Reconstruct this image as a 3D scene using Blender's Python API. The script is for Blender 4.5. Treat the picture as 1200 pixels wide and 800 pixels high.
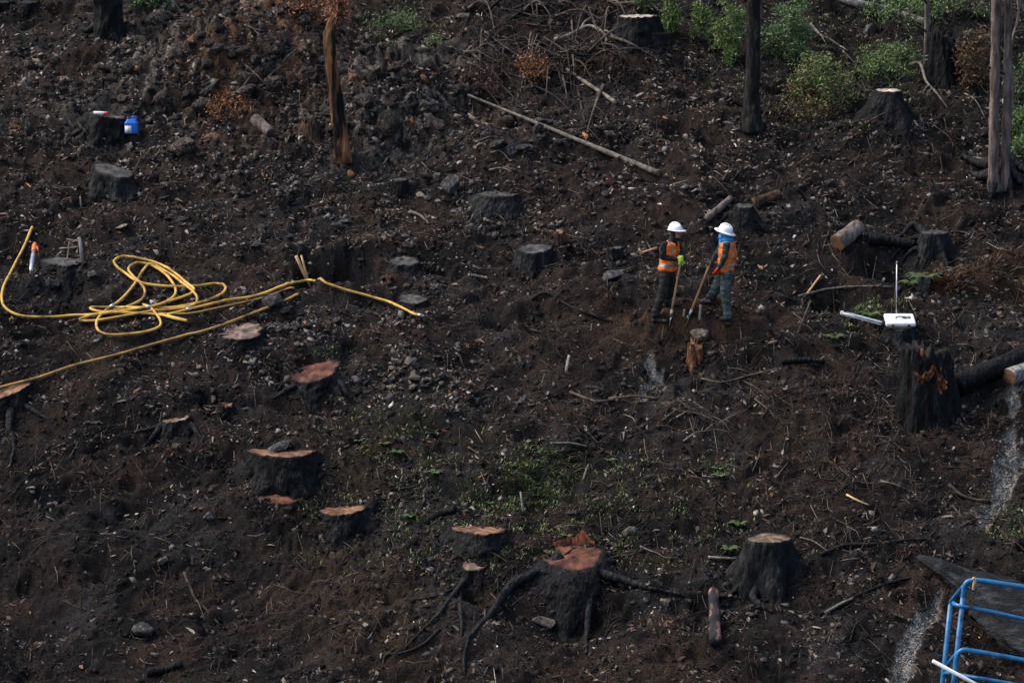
import bpy, bmesh, math, random
import numpy as np
from mathutils import Vector, Matrix

for _o in list(bpy.data.objects):
    bpy.data.objects.remove(_o)
SC = bpy.context.scene
COL = SC.collection
random.seed(11)
RNG = np.random.default_rng(11)
R = math.radians

# ------------------------------------------------------------------ camera
CAM_Z = 20.0
PITCH = R(-9.5)
FPX = 400.0 / math.tan(R(5.75))          # focal length in photo pixels (1200 x 800)
cam_data = bpy.data.cameras.new('camera')
cam_data.sensor_width = 36.0
cam_data.lens = 36.0 * FPX / 1200.0
cam_data.clip_start = 0.5
cam_data.clip_end = 3000.0
cam = bpy.data.objects.new('camera', cam_data)
COL.objects.link(cam)
cam.location = (0, 0, CAM_Z)
cam.rotation_euler = (R(90) + PITCH, 0, 0)
SC.camera = cam

# ------------------------------------------------------------------ sky, sun, exposure
TO_SUN = Vector((-0.62, 0.10, 0.78)).normalized()
world = bpy.data.worlds.new('World')
SC.world = world
world.use_nodes = True
wn = world.node_tree.nodes
wl = world.node_tree.links
sky = wn.new('ShaderNodeTexSky')
sky.sky_type = 'NISHITA'
sky.sun_disc = False
sky.sun_elevation = math.asin(TO_SUN.z)
sky.sun_rotation = math.atan2(TO_SUN.x, TO_SUN.y)
sky.dust_density = 4.0
sky.air_density = 1.0
bg = wn['Background']
wl.new(sky.outputs[0], bg.inputs[0])
bg.inputs[1].default_value = 0.15
sun_data = bpy.data.lights.new('sun', 'SUN')
sun_data.energy = 1.35
sun_data.angle = R(24)
sun_data.color = (1.0, 0.965, 0.92)
sun = bpy.data.objects.new('sun', sun_data)
COL.objects.link(sun)
sun.location = (-40, 20, 60)
sun.rotation_euler = TO_SUN.to_track_quat('Z', 'Y').to_euler()
SC.view_settings.view_transform = 'Standard'
SC.view_settings.look = 'None'
SC.view_settings.exposure = 0.82
SC.view_settings.gamma = 1.0
SC.render.engine = 'CYCLES'

# ------------------------------------------------------------------ numeric helpers
def _hash(i, j, seed):
    n = (i * 374761393 + j * 668265263 + seed * 974711) & 0xffffffff
    n = ((n ^ (n >> 13)) * 1274126177) & 0xffffffff
    return (n ^ (n >> 16)) & 0xffffffff

def pnoise(x, y, seed=0):
    x = np.asarray(x, dtype=np.float64); y = np.asarray(y, dtype=np.float64)
    xi = np.floor(x).astype(np.int64); yi = np.floor(y).astype(np.int64)
    xf = x - xi; yf = y - yi
    u = xf * xf * (3 - 2 * xf); v = yf * yf * (3 - 2 * yf)
    def g(i, j, dx, dy):
        a = _hash(i, j, seed) * (2 * math.pi / 4294967296.0)
        return np.cos(a) * dx + np.sin(a) * dy
    a = g(xi, yi, xf, yf); b = g(xi + 1, yi, xf - 1, yf)
    c = g(xi, yi + 1, xf, yf - 1); d = g(xi + 1, yi + 1, xf - 1, yf - 1)
    return ((a * (1 - u) + b * u) * (1 - v) + (c * (1 - u) + d * u) * v) * 1.5

def fbm(x, y, octaves, seed, gain=0.5):
    s = 0; amp = 1.0
    for k in range(octaves):
        s = s + amp * pnoise(x * 2 ** k, y * 2 ** k, seed + 17 * k)
        amp *= gain
    return s

CP, SP = math.cos(PITCH), math.sin(PITCH)
def ray(px, py):
    a = (px - 600.0) / FPX; b = (400.0 - py) / FPX
    return np.array([a, CP - b * SP, SP + b * CP])

def proj(x, y, z):
    zz = z - CAM_Z
    d = y * CP + zz * SP
    up = -y * SP + zz * CP
    return 600 + FPX * x / d, 400 - FPX * up / d

def sstep(a, b, x):
    t = np.clip((x - a) / (b - a), 0, 1)
    return t * t * (3 - 2 * t)

# ------------------------------------------------------------------ terrain
YC = 63 * math.cos(PITCH); ZC = CAM_Z + 63 * math.sin(PITCH)
TANS = math.tan(R(30))
def base_z(y):
    y = np.asarray(y, dtype=np.float64)
    z = ZC + (y - YC) * TANS
    low = ZC + (49.0 - YC) * TANS
    z = np.where(y < 49.0, low - 1.6 * (1 - np.exp((y - 49.0) / 2.8)), z)
    top = ZC + (84.0 - YC) * TANS
    return np.where(y > 84, top + 18 * (1 - np.exp(-(y - 84) / 34.0)), z)

def at0(px, py):
    d = ray(px, py)
    # plane z = ZC + (y-YC)*TANS
    t = (ZC - YC * TANS - CAM_Z) / (d[2] - d[1] * TANS)
    return d[0] * t, d[1] * t

XD0, XD1, YD0, YD1, STEP = -12.2, 12.2, 52.2, 74.0, 0.036
def axis(lo, hi, step, far_lo, far_hi):
    mid = np.arange(lo, hi, step)
    def tail(n, span):
        t = np.linspace(0, 1, n + 1)[1:]
        return span * t ** 2.6 + step * np.arange(1, n + 1)
    a = lo - tail(46, abs(far_lo - lo))
    b = mid[-1] + tail(46, abs(far_hi - hi))
    return np.concatenate([a[::-1], mid, b])
GX = axis(XD0, XD1, STEP, -260, 260)
GY = axis(YD0, YD1, STEP, -120, 420)
MX, MY = np.meshgrid(GX, GY)
PPX, PPY = proj(MX, MY, base_z(MY))

def wob(x, y, s, seed):
    return fbm(x / s, y / s, 3, seed)

def gauss(px, py, rx, ry, soft=1.0):
    """soft blob, centre and radii as photographed, evaluated on the ground"""
    x0, y0 = at0(px, py)
    x1, _ = at0(px + rx, py); _, y1 = at0(px, py - ry)
    q = ((MX - x0) / (x1 - x0)) ** 2 + ((MY - y0) / (y1 - y0)) ** 2
    return np.exp(-(q ** soft))

W1 = wob(MX, MY, 1.4, 91)
OUT = np.clip(gauss(290, 70, 150, 95, 1.8) + 0.9 * gauss(470, 110, 110, 80, 1.8) + 0.35 * gauss(640, 150, 100, 45) + 0.45 * gauss(100, 110, 110, 55), 0, 1)
near = np.exp(-np.maximum(0, np.hypot(np.maximum(np.abs(MX) - 12, 0), np.maximum(np.maximum(52 - MY, MY - 74), 0))) / 12.0)
Z = base_z(MY)
Z = Z + 0.30 * fbm(MX / 5.5, MY / 4.5, 2, 3)
m1 = fbm(MX / 1.7, MY / 1.05, 3, 5)
Z = Z + 0.17 * m1
r1 = 1 - np.abs(fbm(MX / 0.85, MY / 0.6, 3, 23))
LOWL = np.clip(gauss(180, 640, 420, 220, 1.5), 0, 1)
Z = Z + near * (0.10 * (1 - 0.5 * LOWL) + 0.14 * OUT) * (r1 - 0.75)
RKN = np.abs(fbm(MX / 0.42 + 0.4 * W1, MY / 0.30, 3, 201, 0.55))
RKN2 = np.abs(fbm(MX / 0.15, MY / 0.11, 2, 207, 0.6))
Z = Z + near * OUT * (0.30 * np.minimum(RKN, 0.55) + 0.035 * np.minimum(RKN2, 0.5) - 0.06)
Z = Z + near * (0.032 * (1 - 0.55 * LOWL) + 0.005 * OUT) * fbm(MX / 0.30, MY / 0.24, 3, 41, 0.6)
lowleft = np.clip(gauss(150, 640, 330, 200, 1.5), 0, 1)
ux = MX * (1 - 0.25 * lowleft) + MY * 0.55 * lowleft; uy = MY - 0.55 * lowleft * MX
Z = Z + near * 0.055 * (0.6 - np.abs(fbm(ux / 0.75, uy / 0.22, 3, 131)) * 1.6)          # soil creep ledges
Z = Z + near * 0.016 * (1 - 2 * np.abs(pnoise(MX / 0.15, MY / 0.11, 77)))
Z = Z + near * RNG.normal(0, 0.0045, Z.shape)
hol = sstep(0.32, 0.62, fbm(MX / 0.9, MY / 0.6, 3, 151))
Z = Z - near * 0.14 * hol
# dug and heaped places: (px, py, rx, ry, height, softness)
for f in [(285, 85, 95, 48, 0.75, 1.6), (465, 118, 70, 34, 0.60, 1.6), (180, 120, 60, 22, 0.30, 1.5), (350, 30, 60, 26, 0.45, 1.5),
          (590, 175, 60, 16, 0.25, 1.5), (240, 560, 120, 24, -0.22, 1.4), (560, 480, 120, 22, 0.20, 1.4), (900, 420, 90, 16, 0.22, 1.4), (140, 245, 140, 16, 0.20, 1.4),
          (815, 384, 75, 14, 0.30, 2.0),      # dug soil heap at the workers' feet
          (800, 366, 62, 7, -0.10, 1.5),
          (396, 314, 48, 14, -0.95, 2.5),     # cut bank behind the handles
          (390, 338, 60, 8, 0.20, 1.5), (400, 292, 70, 7, 0.28, 1.5),
          (70, 345, 45, 16, -0.40, 2.0), (20, 300, 30, 18, -0.30, 2.0),
          (1040, 312, 42, 15, -0.70, 2.0), (1030, 335, 70, 8, 0.15, 1.5),
          (975, 350, 40, 14, -0.25, 1.5),
          (740, 82, 60, 22, 0.35, 1.5), (790, 150, 22, 7, -0.35, 1.5), (840, 165, 30, 7, -0.3, 1.5),
          (1045, 162, 45, 16, 0.35, 1.5), (660, 720, 70, 22, -0.35, 1.5), (690, 755, 28, 14, -0.2, 1.5),
          (555, 700, 22, 14, -0.2, 1.5), (480, 85, 45, 10, -0.35, 2), (470, 65, 50, 8, 0.25, 1.5),
          (375, 475, 50, 10, -0.12, 1.5), (530, 575, 18, 8, -0.2, 1.5),
          (760, 440, 30, 26, -0.12, 1.5), (1120, 660, 50, 20, -0.2, 1.5),
          (1170, 760, 60, 30, -0.35, 1.5), (1130, 325, 50, 16, 0.2, 1.5),
          (170, 745, 20, 10, -0.1, 1.5), (1080, 470, 50, 30, -0.05, 1.5)]:
    Z = Z + f[4] * gauss(*f[:4], f[5]) * (1 + 0.25 * W1)
# gully of the burnt-out log on the right
ASH_PATH = [(1192, 455), (1180, 500), (1188, 540), (1172, 580), (1155, 620), (1135, 660), (1105, 700), (1080, 735), (1062, 770), (1045, 815)]
ASH = np.zeros_like(Z)
for (a, b), (c, d) in zip(ASH_PATH[:-1], ASH_PATH[1:]):
    for k in range(4):
        t = k / 4
        ASH = np.maximum(ASH, gauss(a + (c - a) * t, b + (d - b) * t, 12 + 5 * math.sin(a), 11))
ASH = ASH * sstep(-0.6, 0.1, W1 + 0.5 * pnoise(MX / 0.25, MY / 0.25, 8))
for p in [(768, 425, 10, 12), (760, 445, 9, 12), (776, 440, 5, 14), (752, 458, 9, 7)]:
    ASH = np.maximum(ASH, 1.25 * gauss(*p) * sstep(-0.5, 0.3, pnoise(MX / 0.2, MY / 0.2, 19)))
ASH = sstep(0.20, 0.75, ASH + 0.45 * pnoise(MX / 0.16, MY / 0.13, 301) + 0.25 * pnoise(MX / 0.07, MY / 0.06, 303)) * sstep(0.08, 0.35, ASH)
Z = Z - 0.10 * ASH

def gz(x, y):
    x = np.asarray(x, dtype=np.float64); y = np.asarray(y, dtype=np.float64)
    i = np.clip(np.searchsorted(GX, x) - 1, 0, len(GX) - 2)
    j = np.clip(np.searchsorted(GY, y) - 1, 0, len(GY) - 2)
    u = (x - GX[i]) / (GX[i + 1] - GX[i]); v = (y - GY[j]) / (GY[j + 1] - GY[j])
    return (Z[j, i] * (1 - u) + Z[j, i + 1] * u) * (1 - v) + (Z[j + 1, i] * (1 - u) + Z[j + 1, i + 1] * u) * v

def at(px, py):
    """point of the ground seen at a photograph pixel"""
    d = ray(px, py)
    t = np.arange(46.0, 92.0, 0.03)
    x = d[0] * t; y = d[1] * t; z = CAM_Z + d[2] * t
    under = np.nonzero(z < gz(x, y))[0]
    k = under[0] if len(under) else len(t) - 1
    return Vector((x[k], y[k], float(gz(x[k], y[k]))))

def atY(px, py, Y):
    d = ray(px, py); t = Y / d[1]
    return Vector((d[0] * t, Y, CAM_Z + d[2] * t))

def ppm(Y, z=10.0):
    return FPX / (Y * CP + (z - CAM_Z) * SP)

# ground colour: what the soil is made of, place by place
def mixc(c, col, m):
    return c * (1 - m[..., None]) + np.array(col) * m[..., None]
cn1 = fbm(MX / 1.1, MY / 0.8, 4, 61); cn2 = fbm(MX / 0.25, MY / 0.2, 3, 67)
C = np.ones(Z.shape + (3,)) * np.array([0.0126, 0.0106, 0.0100])
C = mixc(C, (0.0046, 0.0043, 0.0045), sstep(-0.1, 0.42, cn1 + 0.3 * cn2))
C = mixc(C, (0.026, 0.0178, 0.0136), sstep(0.05, 0.6, -cn1 + 0.3 * cn2) * 0.8)
cn3 = fbm(MX / 0.16, MY / 0.12, 3, 71)
C = mixc(C, (0.050, 0.042, 0.036), sstep(0.35, 0.8, cn3 + 0.25 * cn1) * 0.28)
RC = np.ones_like(C) * np.array([0.070, 0.060, 0.050])
RC = mixc(RC, (0.17, 0.150, 0.125), sstep(0.0, 0.5, cn3 + 0.5 * cn2))
RC = mixc(RC, (0.012, 0.0115, 0.012), sstep(0.0, 0.45, -cn3 - 0.3 * cn1))
C = C * (1 - OUT[..., None] * sstep(0.10, 0.30, RKN + 0.35 * RKN2)[..., None]) + RC * (OUT * sstep(0.10, 0.30, RKN + 0.35 * RKN2))[..., None]
cM = fbm(MX / 2.6, MY / 1.7, 3, 411); cN = fbm(MX / 2.2, MY / 1.5, 3, 433)
C = mixc(C, (0.0038, 0.0036, 0.0038), sstep(0.12, 0.50, cM + 0.25 * cn1) * 0.85)
C = mixc(C, (0.029, 0.0196, 0.0154), sstep(0.15, 0.55, cN + 0.25 * cn2) * 0.75)
C = mixc(C, (0.027, 0.0255, 0.0250), sstep(0.18, 0.55, -cN + 0.3 * cn3) * 0.6)
def tintarea(px, py, rx, ry, col, s, soft=1.3):
    global C
    m = np.clip(gauss(px, py, rx, ry, soft) * s * sstep(-0.6, 0.4, cn2 + 0.6 * cn1), 0, 1)
    C = mixc(C, (0.85 * col[0], 0.92 * col[1], 0.98 * col[2]), m)
for a in [(815, 384, 85, 18, (0.075, 0.040, 0.021), 1.6), (930, 520, 130, 80, (0.034, 0.020, 0.0145), 0.8),
          (450, 740, 90, 60, (0.050, 0.030, 0.018), 0.7), (640, 780, 120, 30, (0.050, 0.031, 0.020), 0.6),
          (660, 220, 110, 40, (0.040, 0.022, 0.017), 0.6), (560, 370, 130, 50, (0.032, 0.022, 0.018), 0.6),
          (640, 580, 120, 40, (0.034, 0.032, 0.015), 0.5), (480, 520, 130, 60, (0.030, 0.027, 0.015), 0.4),
          (600, 130, 80, 30, (0.040, 0.021, 0.015), 0.5), (265, 115, 50, 50, (0.095, 0.048, 0.026), 0.7),
          (335, 50, 80, 65, (0.15, 0.066, 0.030), 0.9), (440, 322, 26, 9, (0.085, 0.042, 0.022), 1.2), (230, 60, 60, 40, (0.085, 0.055, 0.035), 0.6), (1150, 320, 60, 25, (0.050, 0.027, 0.014), 0.8),
          (400, 640, 60, 40, (0.050, 0.034, 0.018), 0.6), (1000, 90, 120, 60, (0.036, 0.031, 0.018), 0.6),
          (1180, 620, 40, 40, (0.040, 0.040, 0.018), 0.6), (1080, 720, 50, 60, (0.040, 0.025, 0.017), 0.7),
          (120, 260, 150, 40, (0.026, 0.018, 0.014), 0.7), (470, 440, 70, 30, (0.050, 0.042, 0.033), 0.5)]:
    tintarea(*a)
C = mixc(C, (0.215, 0.203, 0.182), np.clip(ASH * (1.1 + 0.7 * cn2 + 0.5 * cn3), 0, 0.92))

# ------------------------------------------------------------------ object helpers
def mesh(name, V, F, smooth=False):
    me = bpy.data.meshes.new(name)
    V = np.asarray(V, dtype=np.float32)
    if isinstance(F, np.ndarray):
        k = F.shape[1]; n = F.shape[0]
        me.vertices.add(len(V)); me.vertices.foreach_set('co', V.ravel())
        me.loops.add(n * k); me.loops.foreach_set('vertex_index', F.astype(np.int32).ravel())
        me.polygons.add(n)
        me.polygons.foreach_set('loop_start', np.arange(0, n * k, k, dtype=np.int32))
        me.update(calc_edges=True)
    else:
        me.from_pydata([tuple(map(float, v)) for v in V], [], [tuple(int(i) for i in f) for f in F])
    if smooth:
        me.polygons.foreach_set('use_smooth', [True] * len(me.polygons))
    me.update()
    return me

def setcol(me, cols, name='tint'):
    at_ = me.color_attributes.new(name, 'FLOAT_COLOR', 'POINT')
    c = np.ones((len(me.vertices), 4), dtype=np.float32)
    c[:, :3] = cols
    at_.data.foreach_set('color', c.ravel())

def tag(o, label, cat, group=None):
    o['label'] = label; o['category'] = cat
    if group: o['group'] = group
    return o

def thing(name, label, cat, loc, group=None):
    o = bpy.data.objects.new(name, None)
    o.empty_display_size = 0.1
    COL.objects.link(o); o.location = loc
    return tag(o, label, cat, group)

def part(name, V, F, mat, root, smooth=True, cols=None):
    """V in world coordinates; root an Empty (or mesh part) without rotation"""
    off = Vector((0, 0, 0)); r = root
    while r is not None:
        off += r.location; r = r.parent
    V = np.asarray(V, dtype=np.float64) - np.array(off)
    me = mesh(name, V, F, smooth)
    if cols is not None: setcol(me, cols)
    o = bpy.data.objects.new(name, me)
    me.materials.append(mat); COL.objects.link(o); o.parent = root
    return o

def solo(name, V, F, mat, loc, label, cat, group=None, smooth=True):
    V = np.asarray(V, dtype=np.float64) - np.array(loc)
    me = mesh(name, V, F, smooth); me.materials.append(mat)
    o = bpy.data.objects.new(name, me); COL.objects.link(o); o.location = loc
    return tag(o, label, cat, group)

def stuff(name, V, F, mat, cols=None, smooth=False, label=None, cat=None):
    me = mesh(name, V, F, smooth); me.materials.append(mat)
    if cols is not None: setcol(me, cols)
    o = bpy.data.objects.new(name, me); COL.objects.link(o)
    o['kind'] = 'stuff'
    if label: o['label'] = label; o['category'] = cat
    return o

def catmull(P, n=6):
    P = [np.array(p, dtype=float) for p in P]
    Q = [2 * P[0] - P[1]] + P + [2 * P[-1] - P[-2]]
    out = []
    for i in range(1, len(Q) - 2):
        for k in range(n):
            t = k / n
            a, b, c, d = Q[i - 1], Q[i], Q[i + 1], Q[i + 2]
            out.append(0.5 * ((2 * b) + (c - a) * t + (2 * a - 5 * b + 4 * c - d) * t * t + (3 * b - a - 3 * c + d) * t ** 3))
    out.append(P[-1])
    return np.array(out)

def tube(P, rad, segs=8, rough=0.0, seed=0, cap=True, freq=3.0):
    """tapered tube along P; rad a float, a pair or one per point; returns V, F"""
    P = np.asarray(P, dtype=float); n = len(P)
    if np.isscalar(rad): rad = np.full(n, rad)
    elif len(rad) == 2 and n != 2: rad = np.linspace(rad[0], rad[1], n)
    rad = np.asarray(rad, dtype=float)
    T = np.gradient(P, axis=0); T /= np.linalg.norm(T, axis=1)[:, None] + 1e-9
    ref = np.array([0.13, 0.31, 0.94]) if abs(T[:, 2]).mean() < 0.8 else np.array([0.1, 0.99, 0.05])
    A = np.cross(T, ref); A /= np.linalg.norm(A, axis=1)[:, None] + 1e-9
    B = np.cross(T, A)
    th = np.linspace(0, 2 * math.pi, segs, endpoint=False)
    L = np.concatenate([[0], np.cumsum(np.linalg.norm(np.diff(P, axis=0), axis=1))])
    rr = np.repeat(rad[:, None], segs, 1)
    if rough:
        tt, ll = np.meshgrid(th, L)
        rr = rr * (1 + rough * (pnoise(np.cos(tt) * 2.1 + seed, np.sin(tt) * 2.1 + ll * freq, seed) + 0.5 * pnoise(np.cos(tt) * 5 + seed, np.sin(tt) * 5 + ll * freq * 3, seed + 5)))
    V = P[:, None, :] + rr[..., None] * (np.cos(th)[None, :, None] * A[:, None, :] + np.sin(th)[None, :, None] * B[:, None, :])
    V = V.reshape(-1, 3)
    F = []
    for i in range(n - 1):
        for k in range(segs):
            a = i * segs + k; b = i * segs + (k + 1) % segs
            F.append((a, b, b + segs, a + segs))
    if cap:
        F.append(tuple(range(segs))[::-1]); F.append(tuple((n - 1) * segs + k for k in range(segs)))
    return V, F

def join(parts):
    V = []; F = []; o = 0
    for v, f in parts:
        V.append(np.asarray(v)); F += [tuple(i + o for i in q) for q in f]; o += len(v)
    return np.concatenate(V), F

def box(c, size, bevel=0.0, rot=None, taper=1.0):
    bm = bmesh.new()
    bmesh.ops.create_cube(bm, size=1.0)
    for v in bm.verts:
        s = taper if v.co.z < 0 else 1.0
        v.co = Vector((v.co.x * size[0] * s, v.co.y * size[1] * s, v.co.z * size[2]))
    if bevel: bmesh.ops.bevel(bm, geom=bm.edges[:], offset=bevel, segments=3, affect='EDGES', profile=0.6)
    M = (rot.to_4x4() if rot is not None else Matrix.Identity(4))
    bm.transform(Matrix.Translation(Vector(c)) @ M)
    bm.verts.ensure_lookup_table()
    V = np.array([v.co[:] for v in bm.verts]); F = [tuple(v.index for v in f.verts) for f in bm.faces]
    bm.free()
    return V, F

# ------------------------------------------------------------------ materials
def newmat(name):
    m = bpy.data.materials.new(name); m.use_nodes = True
    nt = m.node_tree; b = nt.nodes['Principled BSDF']
    return m, nt, b

def ramp(nt, stops):
    r = nt.nodes.new('ShaderNodeValToRGB')
    e = r.color_ramp.elements
    while len(e) < len(stops): e.new(0.5)
    for el, (p, c) in zip(e, stops):
        el.position = p; el.color = tuple(c) + (1,) if len(c) == 3 else c
    return r

def noisemat(name, stops, scale=8.0, rough=0.85, bump=0.5, stretch=(1, 1, 1), detail=6, bscale=None, bdist=0.02, rand=0.0, spec=0.2, coords='Object', dist=0.0):
    m, nt, b = newmat(name)
    tc = nt.nodes.new('ShaderNodeTexCoord'); mp = nt.nodes.new('ShaderNodeMapping')
    mp.inputs['Scale'].default_value = stretch
    nt.links.new(tc.outputs[coords], mp.inputs[0])
    vec = mp.outputs[0]
    if rand:
        oi = nt.nodes.new('ShaderNodeObjectInfo'); ad = nt.nodes.new('ShaderNodeVectorMath'); ad.operation = 'ADD'
        mu = nt.nodes.new('ShaderNodeMath'); mu.operation = 'MULTIPLY'; mu.inputs[1].default_value = 37.0
        nt.links.new(oi.outputs['Random'], mu.inputs[0]); nt.links.new(vec, ad.inputs[0]); nt.links.new(mu.outputs[0], ad.inputs[1])
        vec = ad.outputs[0]
    n = nt.nodes.new('ShaderNodeTexNoise'); n.inputs['Scale'].default_value = scale; n.inputs['Detail'].default_value = detail
    n.inputs['Distortion'].default_value = dist
    nt.links.new(vec, n.inputs['Vector'])
    rp = ramp(nt, stops); nt.links.new(n.outputs[0], rp.inputs[0])
    out = rp.outputs[0]
    if rand:
        hs = nt.nodes.new('ShaderNodeHueSaturation')
        mr = nt.nodes.new('ShaderNodeMapRange'); mr.inputs[3].default_value = 1 - rand; mr.inputs[4].default_value = 1 + rand
        nt.links.new(oi.outputs['Random'], mr.inputs[0]); nt.links.new(mr.outputs[0], hs.inputs['Value']); nt.links.new(out, hs.inputs['Color'])
        out = hs.outputs[0]
    nt.links.new(out, b.inputs['Base Color'])
    b.inputs['Roughness'].default_value = rough
    b.inputs['Specular IOR Level'].default_value = spec
    if bump:
        n2 = nt.nodes.new('ShaderNodeTexNoise'); n2.inputs['Scale'].default_value = bscale or scale * 2.5; n2.inputs['Detail'].default_value = 5
        nt.links.new(vec, n2.inputs['Vector'])
        bp = nt.nodes.new('ShaderNodeBump'); bp.inputs['Strength'].default_value = bump; bp.inputs['Distance'].default_value = bdist
        nt.links.new(n2.outputs[0], bp.inputs['Height']); nt.links.new(bp.outputs[0], b.inputs['Normal'])
    return m

def tintmat(name, rough=0.85, spec=0.25, nscale=18.0, var=0.45, bump=0.0, trans=0.0):
    """colour taken from the piece's own tint, with fine grain"""
    m, nt, b = newmat(name)
    a = nt.nodes.new('ShaderNodeAttribute'); a.attribute_name = 'tint'
    tc = nt.nodes.new('ShaderNodeTexCoord')
    n = nt.nodes.new('ShaderNodeTexNoise'); n.inputs['Scale'].default_value = nscale; n.inputs['Detail'].default_value = 6
    nt.links.new(tc.outputs['Object'], n.inputs['Vector'])
    mr = nt.nodes.new('ShaderNodeMapRange'); mr.inputs[1].default_value = 0.3; mr.inputs[2].default_value = 0.7
    mr.inputs[3].default_value = 1 - var; mr.inputs[4].default_value = 1 + var
    nt.links.new(n.outputs[0], mr.inputs[0])
    mx = nt.nodes.new('ShaderNodeVectorMath'); mx.operation = 'SCALE'
    nt.links.new(a.outputs['Color'], mx.inputs[0]); nt.links.new(mr.outputs[0], mx.inputs['Scale'])
    nt.links.new(mx.outputs[0], b.inputs['Base Color'])
    b.inputs['Roughness'].default_value = rough; b.inputs['Specular IOR Level'].default_value = spec
    if bump:
        n2 = nt.nodes.new('ShaderNodeTexNoise'); n2.inputs['Scale'].default_value = 42.0; n2.inputs['Detail'].default_value = 8
        n2.inputs['Roughness'].default_value = 0.7
        nt.links.new(tc.outputs['Object'], n2.inputs['Vector'])
        bp = nt.nodes.new('ShaderNodeBump'); bp.inputs['Strength'].default_value = bump; bp.inputs['Distance'].default_value = 0.03
        nt.links.new(n2.outputs[0], bp.inputs['Height']); nt.links.new(bp.outputs[0], b.inputs['Normal'])
    return m

def plain(name, col, rough=0.5, spec=0.4, metal=0.0, var=0.12, scale=14.0):
    d = tuple(c * (1 - var) for c in col); l = tuple(min(1, c * (1 + var)) for c in col)
    m = noisemat(name, [(0.3, d), (0.7, l)], scale=scale, rough=rough, bump=0.08, spec=spec)
    m.node_tree.nodes['Principled BSDF'].inputs['Metallic'].default_value = metal
    return m

def cutmat(name, wood, dark):
    """sawn stump top: rings, radial stain, soot near the rim"""
    m, nt, b = newmat(name)
    tc = nt.nodes.new('ShaderNodeTexCoord')
    n = nt.nodes.new('ShaderNodeTexNoise'); n.inputs['Scale'].default_value = 5.0; n.inputs['Detail'].default_value = 7
    nt.links.new(tc.outputs['Object'], n.inputs['Vector'])
    w = nt.nodes.new('ShaderNodeTexWave'); w.wave_type = 'RINGS'; w.rings_direction = 'Z'
    w.inputs['Scale'].default_value = 22.0; w.inputs['Distortion'].default_value = 3.0; w.inputs['Detail'].default_value = 2
    nt.links.new(tc.outputs['Object'], w.inputs['Vector'])
    a = nt.nodes.new('ShaderNodeAttribute'); a.attribute_name = 'tint'
    r1 = ramp(nt, [(0.30, dark), (0.55, wood), (0.8, tuple(min(1, c * 1.35) for c in wood))])
    nt.links.new(n.outputs[0], r1.inputs[0])
    mw = nt.nodes.new('ShaderNodeMapRange'); mw.inputs[3].default_value = 0.8; mw.inputs[4].default_value = 1.1
    nt.links.new(w.outputs[0], mw.inputs[0])
    s1 = nt.nodes.new('ShaderNodeVectorMath'); s1.operation = 'SCALE'
    nt.links.new(r1.outputs[0], s1.inputs[0]); nt.links.new(mw.outputs[0], s1.inputs['Scale'])
    s2 = nt.nodes.new('ShaderNodeVectorMath'); s2.operation = 'MULTIPLY'
    nt.links.new(s1.outputs[0], s2.inputs[0]); nt.links.new(a.outputs['Color'], s2.inputs[1])
    nt.links.new(s2.outputs[0], b.inputs['Base Color'])
    b.inputs['Roughness'].default_value = 0.8; b.inputs['Specular IOR Level'].default_value = 0.2
    bp = nt.nodes.new('ShaderNodeBump'); bp.inputs['Strength'].default_value = 0.4; bp.inputs['Distance'].default_value = 0.01
    nt.links.new(n.outputs[0], bp.inputs['Height']); nt.links.new(bp.outputs[0], b.inputs['Normal'])
    return m

SOIL = tintmat('burnt_soil', rough=0.92, spec=0.10, nscale=34, var=0.8, bump=1.0)
LITTER = tintmat('litter', rough=0.85, spec=0.14, nscale=30, var=0.35)
LEAF = tintmat('leaf', rough=0.55, spec=0.35, nscale=20, var=0.25)
CHAR = noisemat('charred_bark', [(0.34, (0.0016, 0.0017, 0.0018)), (0.56, (0.0042, 0.0046, 0.0052)), (0.76, (0.026, 0.029, 0.033))], scale=13, rough=0.68, bump=1.0, stretch=(1, 1, 0.25), bscale=20, bdist=0.07, spec=0.16)
CHARG = noisemat('ashen_charred_wood', [(0.34, (0.0022, 0.0024, 0.0027)), (0.55, (0.0058, 0.0066, 0.0076)), (0.77, (0.038, 0.044, 0.050))], scale=11, rough=0.65, bump=1.0, stretch=(1, 1, 0.18), bscale=18, bdist=0.07, spec=0.2)
CHARB = noisemat('scorched_brown_wood', [(0.32, (0.010, 0.008, 0.007)), (0.52, (0.040, 0.024, 0.015)), (0.72, (0.11, 0.058, 0.028))], scale=14, rough=0.75, bump=0.9, stretch=(1, 1, 0.3), bdist=0.02)
ROOT = noisemat('scorched_root', [(0.32, (0.005, 0.0046, 0.0046)), (0.56, (0.015, 0.014, 0.0138)), (0.80, (0.045, 0.040, 0.037))], scale=14, rough=0.7, bump=0.8, bdist=0.02, rand=0.3, spec=0.16)
ORANGEW = noisemat('torn_orange_wood', [(0.34, (0.016, 0.008, 0.005)), (0.52, (0.11, 0.046, 0.018)), (0.75, (0.30, 0.15, 0.065))], scale=18, rough=0.8, bump=0.8, stretch=(1, 1, 0.35), bdist=0.02)
GREYBARK = noisemat('weathered_grey_bark', [(0.32, (0.036, 0.028, 0.024)), (0.5, (0.13, 0.102, 0.087)), (0.75, (0.25, 0.21, 0.185))], scale=11, rough=0.85, bump=0.9, stretch=(1, 1, 0.22), bdist=0.03)
PALEWOOD = noisemat('bleached_dead_wood', [(0.30, (0.05, 0.042, 0.034)), (0.5, (0.15, 0.13, 0.105)), (0.75, (0.27, 0.24, 0.20))], scale=10, rough=0.8, bump=0.6, rand=0.25)
TWIG = noisemat('dead_twig', [(0.30, (0.022, 0.017, 0.014)), (0.55, (0.062, 0.048, 0.038)), (0.78, (0.13, 0.105, 0.085))], scale=9, rough=0.8, bump=0.5, rand=0.5)
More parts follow.
